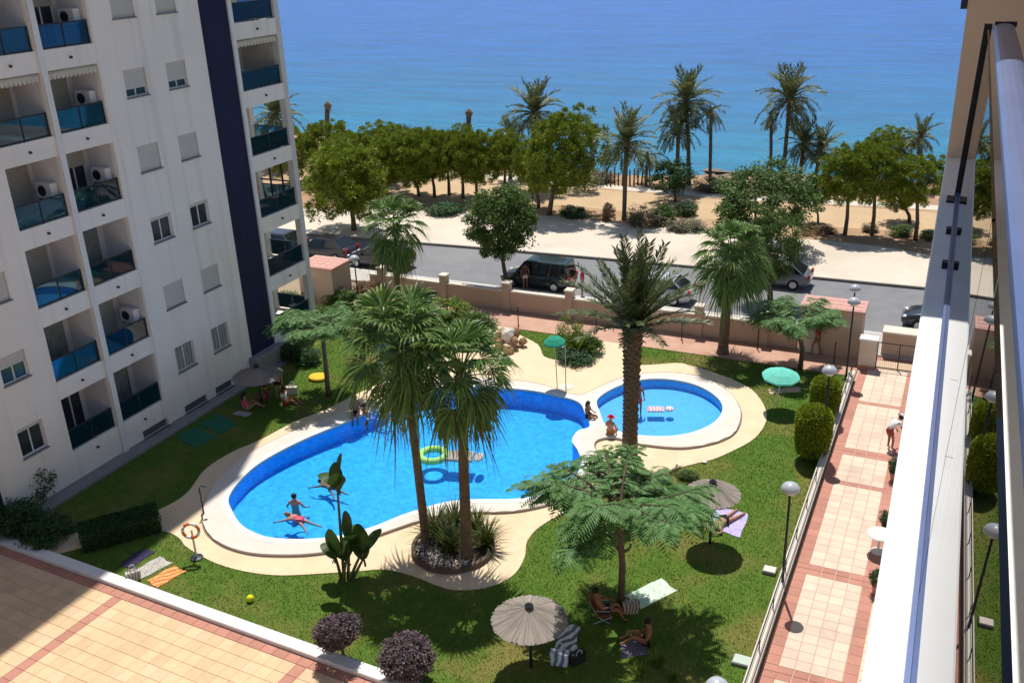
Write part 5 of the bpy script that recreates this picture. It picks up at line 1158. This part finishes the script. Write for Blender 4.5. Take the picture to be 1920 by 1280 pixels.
# ------------------------------------------------------------------ cars
m_tyre = mat('tyre', (0.02, 0.02, 0.022), None, rough=.85); m_carglass = mat('car_glass', (0.012, 0.018, 0.022), None, rough=.06, spec=.7); m_headl = mat('head_lamp', (0.7, 0.72, 0.75), None, rough=.15); m_taill = mat('tail_lamp', (0.45, 0.02, 0.02), None, rough=.2); m_plate = mat('number_plate', (.75, .75, .70), None, rough=.5)
def car(label, loc, rz, colour, van=False, group='cars on the street'):
    t = thing('parked_car', label, 'car', loc, rz, group); paint = mat('car_paint%d' % len(MATS), colour, None, rough=.28, spec=.5, coat=.8)
    H = 1.72 if van else 1.46; L = 2.2; bw = .86
    st = [(-L, .42, .62, .70), (-L+.08, .30, .80, .78), (-1.75, .22, .98 if not van else 1.02, .84), (-1.2, .20, 1.0, .86), (-.4, .20, 1.0, .87), (.5, .20, .98, .87), (1.15, .20, .95, .86), (1.75, .22, .82, .82), (L-.1, .30, .68, .76), (L, .40, .58, .66)]
    b_ = MB(); V = []; n = 10
    for x, zb_, zt, w in st:
        V += [(x, -w*.93, zb_), (x, -w, zb_+.18), (x, -w, (zb_+zt)/2+.05), (x, -w*.96, zt-.06), (x, -w*.82, zt), (x, w*.82, zt), (x, w*.96, zt-.06), (x, w, (zb_+zt)/2+.05), (x, w, zb_+.18), (x, w*.93, zb_)]
    F = [(i*n+k, i*n+(k+1) % n, (i+1)*n+(k+1) % n, (i+1)*n+k) for i in range(len(st)-1) for k in range(n)] + [tuple(range(n-1, -1, -1)), tuple((len(st)-1)*n+k for k in range(n))]
    b_.add(V, F).build('body', paint, t, smooth=True)
    r0, r1, g0, g1 = (-1.95, .55, -2.08, 1.2) if van else (-1.2, .35, -1.85, 1.15)
    zb_ = .95; gl = MB(); wb_, wt = .80, .64
    def ring_(z, x0, x1, w): return [(x0, -w, z), (x1, -w, z), (x1, w, z), (x0, w, z)]
    gl.add(ring_(zb_, g0, g1, wb_) + ring_(H-.07, r0-.03, r1+.05, wt+.02), [(0,1,5,4),(1,2,6,5),(2,3,7,6),(3,0,4,7)]).build('windows', m_carglass, t)
    MB().add(ring_(H-.075, r0-.06, r1+.08, wt+.045) + ring_(H-.02, r0+.02, r1-.02, wt-.02) + ring_(H, r0+.25, r1-.22, wt-.14), [(0,1,5,4),(1,2,6,5),(2,3,7,6),(3,0,4,7),(4,5,9,8),(5,6,10,9),(6,7,11,10),(7,4,8,11),(8,9,10,11)]).build('roof', paint, t, smooth=False)
    for s in (-1, 1):
        for fx_ in ((0.0, 1.0) if not van else (0.0, .34, .67, 1.0)):
            xb = g0+.05+(g1-g0-.1)*fx_; xt = r0+(r1-r0)*fx_; MB().tube([(xb, s*(wb_+.005), zb_), (xt, s*(wt+.028), H-.075)], .035, 5).build('pillar', paint, t)
        if not van: MB().tube([(-.35, s*(wb_+.005), zb_), (-.35, s*(wt+.028), H-.075)], .035, 5).build('pillar', m_black, t)
        MB().ball((.92, s*.93, .98), (.07, .10, .07), 8, 5).build('mirror', paint, t, smooth=True)
        MB().ball((2.02, s*.58, .66), (.14, .17, .08), 8, 5).build('headlight', m_headl, t, smooth=True); MB().box(-2.20, -2.08, s*.66-.11, s*.66+.11, .68, .92).build('tail_light', m_taill, t)
        for xw in (-1.32, 1.36):
            wv = MB().tube([(xw, s*.70, .31), (xw, s*.885, .31)], .31, 18).build('wheel', m_tyre, t); MB().tube([(xw, s*.86, .31), (xw, s*.895, .31)], .20, 12).build('rim', m_alu, wv)
    MB().box(-2.225, -2.205, -.26, .26, .48, .60).build('number_plate', m_plate, t); MB().box(2.19, 2.21, -.45, .45, .46, .56).build('grille', m_black, t)
    return t
def ongr(x, y, Y): return (PYp(x, y, Y)[0], Y, 0.0)
car('dark green people carrier parked under the street tree', ongr(1010,520,49.45), PI, (0.012, 0.030, 0.034), True)
car('black car parked nearest the tall block beyond the garden wall', ongr(612,478,50.0), PI, (0.015, 0.015, 0.02))
car('dark car with bright tail lights behind the dry leaved fan palm', ongr(715,492,49.6), PI, (0.02, 0.018, 0.022))
car('pale silver car behind the date palm fronds', ongr(1228,528,49.6), PI, (0.50, 0.52, 0.55))
car('grey car parked in tree shade along the far kerb', ongr(1448,520,54.3), PI, (0.16, 0.17, 0.19))
car('dark blue car driving behind the boundary wall near the cream dividing wall', ongr(1778,606,50.2), PI, (0.02, 0.024, 0.04))
car('dark car parked behind the corner balconies of the tall block', ongr(520,470,50.0), PI, (0.03, 0.03, 0.035))
# potted plants by our block
for i, (px_, lab) in enumerate((((1666,900),'dark potted shrub against the white ledge, beside the stooping person'), ((1652,1002),'dark potted shrub against the white ledge between the pale table and the stooping person'), ((1634,1112),'large dark potted shrub half hidden by the white ledge'))):
    t = thing('potted_plant', lab, 'plant', P(px_[0]+12, px_[1], .05), 0, 'potted plants along our block'); MB().lathe([(.16, 0), (.22, .34), (.24, .36), (.20, .36), (.18, .30)], 14).build('pot', m_red, t, smooth=False); link('foliage', SHRUB['dark'], t, (0, 0, .62), (0, 0, i), (.34, .34, .42))
tb = thing('round_table', 'pale round plastic table peeking out beside the white ledge', 'table', P(1646, 1034, .05)); MB().lathe([(.42, .68), (.44, .70), (.42, .72), (.02, .725)], 24).build('table_top', m_offwhite, tb); MB().tube([(0, 0, .05), (0, 0, .69)], .04, 8).build('stem', m_offwhite, tb); MB().lathe([(.24, 0), (.24, .03), (.05, .07)], 16).build('foot', m_offwhite, tb)
# foam where the water jet hits the pool
rf = random.Random(4); fm = MB(); fc_ = P(722, 776)
for i in range(150):
    a = rf.uniform(0, 6.28); r_ = abs(rf.gauss(0, .42)); s_ = rf.uniform(.02, .06); fm.ball((1.5*r_*math.cos(a), r_*math.sin(a), rf.uniform(0, .22)*max(0, 1-r_*1.6)), (s_, s_, s_*.6), 5, 3)
finish(fm.build('foam', m_white, loc=fc_), 'white splash of foam on the main pool beside its far edge', 'foam', kind='stuff')
# ------------------------------------------------------------------ people
m_skin = mat('skin', (0.50, 0.27, 0.17), (0.46, 0.24, 0.15), 4, .55); m_tan = mat('tanned_skin', (0.36, 0.16, 0.085), (0.32, 0.14, 0.075), 4, .55)
m_hair = mat('dark_hair', (0.02, 0.013, 0.01), None, rough=.6); m_fair = mat('fair_hair', (0.30, 0.20, 0.09), None, rough=.6); m_lip = mat('lips', (0.35, 0.10, 0.08), None, rough=.5)
BASE = dict(pel=(0,0,.95), spi=(0,.005,1.13), che=(0,0,1.33), nek=(0,.0,1.475), hed=(0,.02,1.60), top=(0,.015,1.71),
            shl=(-.175,0,1.40), ell=(-.24,-.02,1.13), wrl=(-.25,.05,.89), shr=(.175,0,1.40), elr=(.24,-.02,1.13), wrr=(.25,.05,.89),
            hil=(-.09,0,.90), knl=(-.10,.03,.50), anl=(-.10,0,.08), tol=(-.11,.15,.03), hir=(.09,0,.90), knr=(.10,.03,.50), anr=(.10,0,.08), tor=(.11,.15,.03))
RAD = dict(pel=.125, spi=.115, che=.135, nek=.055, hed=.092, top=.055, shl=.062, ell=.043, wrl=.030, shr=.062, elr=.043, wrr=.030, hil=.088, knl=.058, anl=.038, tol=.028, hir=.088, knr=.058, anr=.038, tor=.028)
EDG = [('pel','spi'),('spi','che'),('che','nek'),('nek','hed'),('hed','top'),('che','shl'),('shl','ell'),('ell','wrl'),('che','shr'),('shr','elr'),('elr','wrr'),('pel','hil'),('hil','knl'),('knl','anl'),('anl','tol'),('pel','hir'),('hir','knr'),('knr','anr'),('anr','tor')]
def skinned(name, joints, rads, edges, m, parent, extra=()):
    names = []
    for a, b in edges:
        for q in (a, b):
            if q not in names: names.append(q)
    vs_ = [Vector(joints[n]) for n in names]; rs = [rads[n] for n in names]; es = [(names.index(a), names.index(b)) for a, b in edges]; roots = [0]
    for chain, cr_ in extra:
        k = len(vs_); roots.append(k); vs_ += [Vector(p) for p in chain]; rs += cr_; es += [(k+i, k+i+1) for i in range(len(chain)-1)]
    me = bpy.data.meshes.new(name); me.from_pydata(vs_, es, []); me.materials.append(m); o = link(name, me, parent)
    sk = o.modifiers.new('skin', 'SKIN'); sk.use_smooth_shade = True
    if not me.skin_vertices: return o
    d = me.skin_vertices[0].data
    for i, r in enumerate(rs): d[i].radius = (r, r); d[i].use_root = i in roots
    ss = o.modifiers.new('subsurf', 'SUBSURF'); ss.levels = 1; ss.render_levels = 1
    return o
def person(label, loc, rz, pose=None, skin=m_skin, hair=m_hair, wear=(), height=1.0, hairlen=.0, rot=None, group='people in the garden'):
    J = {k: Vector(v) for k, v in BASE.items()}
    for k, v in (pose or {}).items(): J[k] = Vector(v)
    t = thing('person', label, 'person', loc, rz, group); t.scale = (height,)*3
    if rot: t.rotation_euler = rot
    ext = []
    for s in ('l', 'r'):
        w = J['wr'+s]; d = (w - J['el'+s]).normalized(); a = d.cross(Vector((0, 1, 0)) if abs(d.y) < .9 else Vector((1, 0, 0))).normalized(); bq = d.cross(a)
        ext.append(([w, w + d*.06, w + d*.095], [.028, .036, .028]))
        for i, L in enumerate((.070, .085, .090, .080)):
            p0 = w + d*.085 + a*(.027 - .018*i); ext.append(([p0, p0 + d*L*.55 + bq*.008, p0 + d*L + bq*.03], [.0095, .0085, .007]))
        p0 = w + d*.03 + a*.03; ext.append(([p0, p0 + d*.035 + a*.03, p0 + d*.07 + a*.035 + bq*.015], [.011, .010, .008]))
    body = skinned('body', J, RAD, EDG, skin, t, ext)
    up = (J['top'] - J['nek']).normalized(); fw = Vector((0, 1, 0)) - up*up.y; fw = fw.normalized() if fw.length > .2 else Vector((0, 0, 1)); sd = fw.cross(up); h = J['hed']
    fc = MB()
    for s in (-1, 1): fc.ball(h + fw*.086 + sd*s*.034 + up*.012, .012, 6, 4)
    fc.build('eyes', m_black, t); MB().tube([h + fw*.085 + up*.005, h + fw*.112 - up*.025, h + fw*.088 - up*.032], [.008, .013, .010], 6).build('nose', skin, t); MB().tube([h + fw*.084 - sd*.025 - up*.052, h + fw*.094 - up*.054, h + fw*.084 + sd*.025 - up*.052], .007, 5).build('mouth', m_lip, t)
    for s in (-1, 1): MB().ball(h + sd*s*.093, (.014, .02, .028), 6, 4).build('ear', skin, t)
    hm = MB(); hm.ball(h + up*.045 - fw*.02, .105, 12, 8)
    if hairlen: hm.tube([h - fw*.06 + up*.02, h - fw*.09 - up*hairlen*.5, h - fw*.085 - up*hairlen], [.08, .075, .045], 8)
    hm.build('hair', hair, t, smooth=True)
    for kind, m in wear:
        if kind == 'trunks':
            J2 = dict(J); J2['ml'] = J['hil'].lerp(J['knl'], .55); J2['mr'] = J['hir'].lerp(J['knr'], .55); J2['wa'] = J['pel'].lerp(J['spi'], .35)
            skinned('swim_trunks', J2, dict(pel=.142, hil=.104, hir=.104, ml=.088, mr=.088, wa=.128), [('wa','pel'),('pel','hil'),('hil','ml'),('pel','hir'),('hir','mr')], m, t)
        elif kind == 'briefs':
            J2 = dict(J); J2['ml'] = J['hil'].lerp(J['knl'], .14); J2['mr'] = J['hir'].lerp(J['knr'], .14); skinned('bikini_bottom', J2, dict(pel=.137, hil=.102, hir=.102, ml=.094, mr=.094), [('pel','hil'),('hil','ml'),('pel','hir'),('hir','mr')], m, t)
        elif kind == 'top':
            J2 = dict(J); J2['ca'] = J['che'].lerp(J['spi'], .25); J2['cb'] = J['che'].lerp(J['nek'], .05); skinned('bikini_top', J2, dict(ca=.140, cb=.142), [('cb','ca')], m, t)
        elif kind in ('shirt', 'suit'):
            J2 = dict(J); J2['wa'] = J['pel'].lerp(J['spi'], -.1); J2['al'] = J['shl'].lerp(J['ell'], .55); J2['ar'] = J['shr'].lerp(J['elr'], .55); J2['ch2'] = J['che'].lerp(J['nek'], .45)
            if kind == 'shirt': skinned('shirt', J2, dict(wa=.145, spi=.135, che=.150, ch2=.09, shl=.075, shr=.075, al=.062, ar=.062), [('wa','spi'),('spi','che'),('che','ch2'),('che','shl'),('shl','al'),('che','shr'),('shr','ar')], m, t)
            else: skinned('swimsuit', J2, dict(wa=.140, spi=.128, che=.146), [('wa','spi'),('spi','che')], m, t)
        elif kind == 'hat':
            q = MB(); q.lathe([(.20, 0), (.205, .012), (.115, .02), (.105, .11), (.02, .13)], 16); ob = q.build('hat', m, t, loc=h + up*.05); ob.rotation_euler = up.to_track_quat('Z', 'Y').to_euler()
    return t
SIT = dict(pel=(0,0,.12), spi=(0,-.05,.30), che=(0,-.06,.50), nek=(0,-.03,.645), hed=(0,.01,.77), top=(0,.015,.88), shl=(-.175,-.05,.57), ell=(-.25,.02,.33), wrl=(-.18,.22,.30), shr=(.175,-.05,.57), elr=(.25,.02,.33), wrr=(.18,.22,.30),
           hil=(-.09,.04,.11), knl=(-.15,.40,.36), anl=(-.12,.72,.07), tol=(-.12,.84,.05), hir=(.09,.04,.11), knr=(.15,.42,.34), anr=(.12,.74,.07), tor=(.12,.86,.05))
EDGE_SIT = dict(SIT, knl=(-.12,.42,.13), anl=(-.12,.48,-.28), tol=(-.12,.60,-.32), knr=(.12,.42,.13), anr=(.12,.46,-.28), tor=(.12,.58,-.32))
CHAIR = dict(pel=(0,0,.36), spi=(0,-.10,.52), che=(0,-.18,.71), nek=(0,-.22,.85), hed=(0,-.20,.98), top=(0,-.20,1.09), shl=(-.175,-.18,.78), ell=(-.27,-.02,.56), wrl=(-.20,.20,.55), shr=(.175,-.18,.78), elr=(.27,-.02,.56), wrr=(.20,.20,.55),
             hil=(-.09,.05,.35), knl=(-.13,.46,.42), anl=(-.13,.62,.07), tol=(-.13,.75,.03), hir=(.09,.05,.35), knr=(.13,.46,.42), anr=(.13,.64,.07), tor=(.13,.77,.03))
WADE = dict(ell=(-.34,.03,1.15), wrl=(-.40,.20,1.02), elr=(.34,.03,1.15), wrr=(.38,.22,1.05))
BEND = dict(pel=(0,-.12,.90), spi=(0,0,1.05), che=(0,.18,1.16), nek=(0,.30,1.22), hed=(0,.40,1.28), top=(0,.47,1.35), shl=(-.175,.22,1.18), ell=(-.22,.30,.92), wrl=(-.18,.42,.72), shr=(.175,.22,1.18), elr=(.22,.30,.92), wrr=(.18,.42,.72), hil=(-.09,-.12,.86), hir=(.09,-.12,.86), knl=(-.10,.02,.48), knr=(.10,.02,.48))
# lying face down along +Y, head at +Y
PRONE = dict(pel=(0,0,.12), spi=(0,.20,.12), che=(0,.40,.13), nek=(0,.55,.14), hed=(0,.68,.13), top=(0,.79,.12), shl=(-.175,.46,.12), ell=(-.34,.62,.06), wrl=(-.22,.80,.05), shr=(.175,.46,.12), elr=(.34,.62,.06), wrr=(.22,.80,.05),
             hil=(-.09,-.05,.11), knl=(-.14,-.46,.07), anl=(-.17,-.88,.06), tol=(-.18,-1.0,.03), hir=(.09,-.05,.11), knr=(.12,-.46,.07), anr=(.14,-.88,.06), tor=(.15,-1.0,.03))
SWIM = dict(PRONE, ell=(-.34,.66,.06), wrl=(-.40,.92,-.03), elr=(.34,.36,.0), wrr=(.46,.14,-.06), knl=(-.22,-.42,.02), anl=(-.40,-.74,.0), tol=(-.46,-.84,.0), knr=(.16,-.46,.02), anr=(.22,-.88,-.02), tor=(.24,-1.0,-.02), hed=(0,.67,.17), top=(0,.77,.19))
c_ = lambda *a: cloth(a)
red, white_, black_, blue_, pink_, navy_, orange_ = c_(.55,.03,.05), c_(.75,.74,.72), c_(.02,.02,.025), c_(.03,.10,.35), c_(.72,.10,.22), c_(.02,.03,.10), c_(.75,.28,.03)
person('person standing chest deep in the main pool facing away', P(553,945) + Vector((0,0,-1.28)), .3, WADE, m_skin, m_hair, (('trunks', navy_),))
person('swimmer in a pink red swimsuit floating with spread arms', P(562,975) + Vector((0,0,-.10)), 1.45, SWIM, m_skin, m_fair, (('suit', pink_), ('briefs', pink_)), .9, hairlen=.15)
person('swimmer beside the bird of paradise leaves with only head and arms out', P(618,905) + Vector((0,0,-.30)), 1.3, SWIM, m_tan, m_hair, (('trunks', black_),), .85)
person('person standing in the water at the far pool edge', P(684,776) + Vector((0,0,-1.2)), 2.6, WADE, m_tan, m_hair, (('trunks', black_),))
person('person sitting on the far pool coping with legs in the water', P(668,776,.11), 3.6, EDGE_SIT, m_tan, m_hair, (('trunks', black_),))
person('person standing in the small pool beside the date palm trunk', P(1197,778,-.34) , .2, dict(wrl=(-.2,.18,1.0), ell=(-.27,.0,1.15)), m_tan, m_hair, (('trunks', red),), .92)
person('dark haired child sitting on the wall between the two pools', P(1103,782,.11), 4.6, EDGE_SIT, m_tan, m_hair, (('suit', black_), ('briefs', black_)), .85, hairlen=.25)
person('person with reddish cap sitting on the small pool coping seen from behind', P(1145,812,.11), -.1, EDGE_SIT, m_skin, m_fair, (('briefs', orange_), ('hat', red)), .9)
person('sunbather lying face down on the lilac towel', P(1358,980,.03), 2.75, PRONE, m_skin, m_fair, (('briefs', black_), ('top', orange_)), 1.0, hairlen=.15)
person('tanned person sitting on a low chair under the feathery tree', P(1130,1158,.0), -1.2, CHAIR, m_tan, m_hair, (('trunks', navy_),))
person('tanned person lounging on the grey violet blanket', P(1214,1206,.03), 1.9, SIT, m_tan, m_hair, (('briefs', black_),))
person('person sitting in a pink top in the deep shade by the green mats', P(462,770), -.6, SIT, m_skin, m_hair, (('shirt', pink_),), hairlen=.2)
person('person sitting under the shaded thatched parasol in a dark red top', P(500,752), 2.0, SIT, m_tan, m_hair, (('shirt', c_(.22,.03,.06)),))
person('person standing at the pole of the shaded thatched parasol', P(524,745), -2.6, None, m_skin, m_hair, (('trunks', black_), ), .9)
person('person with white top sitting at the edge of the block shade', P(536,758), -1.4, SIT, m_tan, m_hair, (('shirt', white_), ('briefs', red)), hairlen=.2)
person('person in black top standing behind the parked people carrier', (*ongr(1074,520,48.9)[:2], 0), 2.8, None, m_tan, m_hair, (('shirt', black_), ('trunks', white_)), group='people in the street')
person('person in red shirt standing next to the person in black top', (*ongr(1092,535,48.6)[:2], 0), 1.8, None, m_skin, m_hair, (('shirt', red), ('trunks', c_(.4,.35,.3))), group='people in the street')
person('person in white shorts standing beside the side door of the people carrier', (*ongr(985,530,48.35)[:2], .1), .6, None, m_tan, m_hair, (('shirt', c_(.12,.06,.05)), ('trunks', white_)), .95, group='people in the street')
person('person in white hat stooping on the walkway beside the white ledge', P(1668,842,.05), -.7, BEND, m_tan, m_hair, (('shirt', white_), ('trunks', c_(.35,.06,.05)), ('hat', white_)), group='people on the walkway')
person('person in dark red clothes walking on the pink path by the feathery tree', P(1531,665,.03), 1.3, dict(knl=(-.1,.18,.52), anl=(-.1,.2,.1), tol=(-.11,.34,.05), knr=(.1,-.02,.5), anr=(.1,-.22,.1), tor=(.11,-.1,.03)), m_tan, m_hair, (('shirt', c_(.25,.04,.05)), ('trunks', c_(.2,.12,.1))), group='people on the path')
person('person in a red top on the corner balcony with dark enclosure frame', (FX-.8, 36.0, zb(3)-.02), -1.2, None, m_skin, m_hair, (('shirt', red), ('trunks', white_)), group='people on balconies')
# low beach chair under the tree
bc = thing('beach_chair', 'low folding beach chair with the tanned person under the feathery tree', 'chair', P(1130,1158), -1.2); m_cc = cloth((.30, .10, .05), (.25, .08, .04))
MB().add([(-.26,-.12,.25),(.26,-.12,.25),(.26,.30,.28),(-.26,.30,.28),(-.26,-.12,.22),(.26,-.12,.22),(.26,.30,.25),(-.26,.30,.25)], [(0,1,2,3),(7,6,5,4),(0,4,5,1),(1,5,6,2),(2,6,7,3),(3,7,4,0)]).build('seat', m_cc, bc)
MB().add([(-.26,-.16,.26),(.26,-.16,.26),(.26,-.38,.80),(-.26,-.38,.80),(-.26,-.19,.25),(.26,-.19,.25),(.26,-.41,.79),(-.26,-.41,.79)], [(0,1,2,3),(7,6,5,4),(0,4,5,1),(1,5,6,2),(2,6,7,3),(3,7,4,0)]).build('backrest', m_cc, bc)
for s in (-.28, .28):
    MB().tube([(s, -.28, 0), (s, .28, .27)], .013, 6).build('leg', m_alu, bc); MB().tube([(s, .25, 0), (s, -.14, .25)], .013, 6).build('leg', m_alu, bc); MB().tube([(s, -.15, .25), (s, -.41, .82)], .013, 6).build('frame', m_alu, bc); MB().tube([(s, -.25, .46), (s, .2, .46), (s, .25, .1)], .013, 6).build('armrest', m_alu, bc)
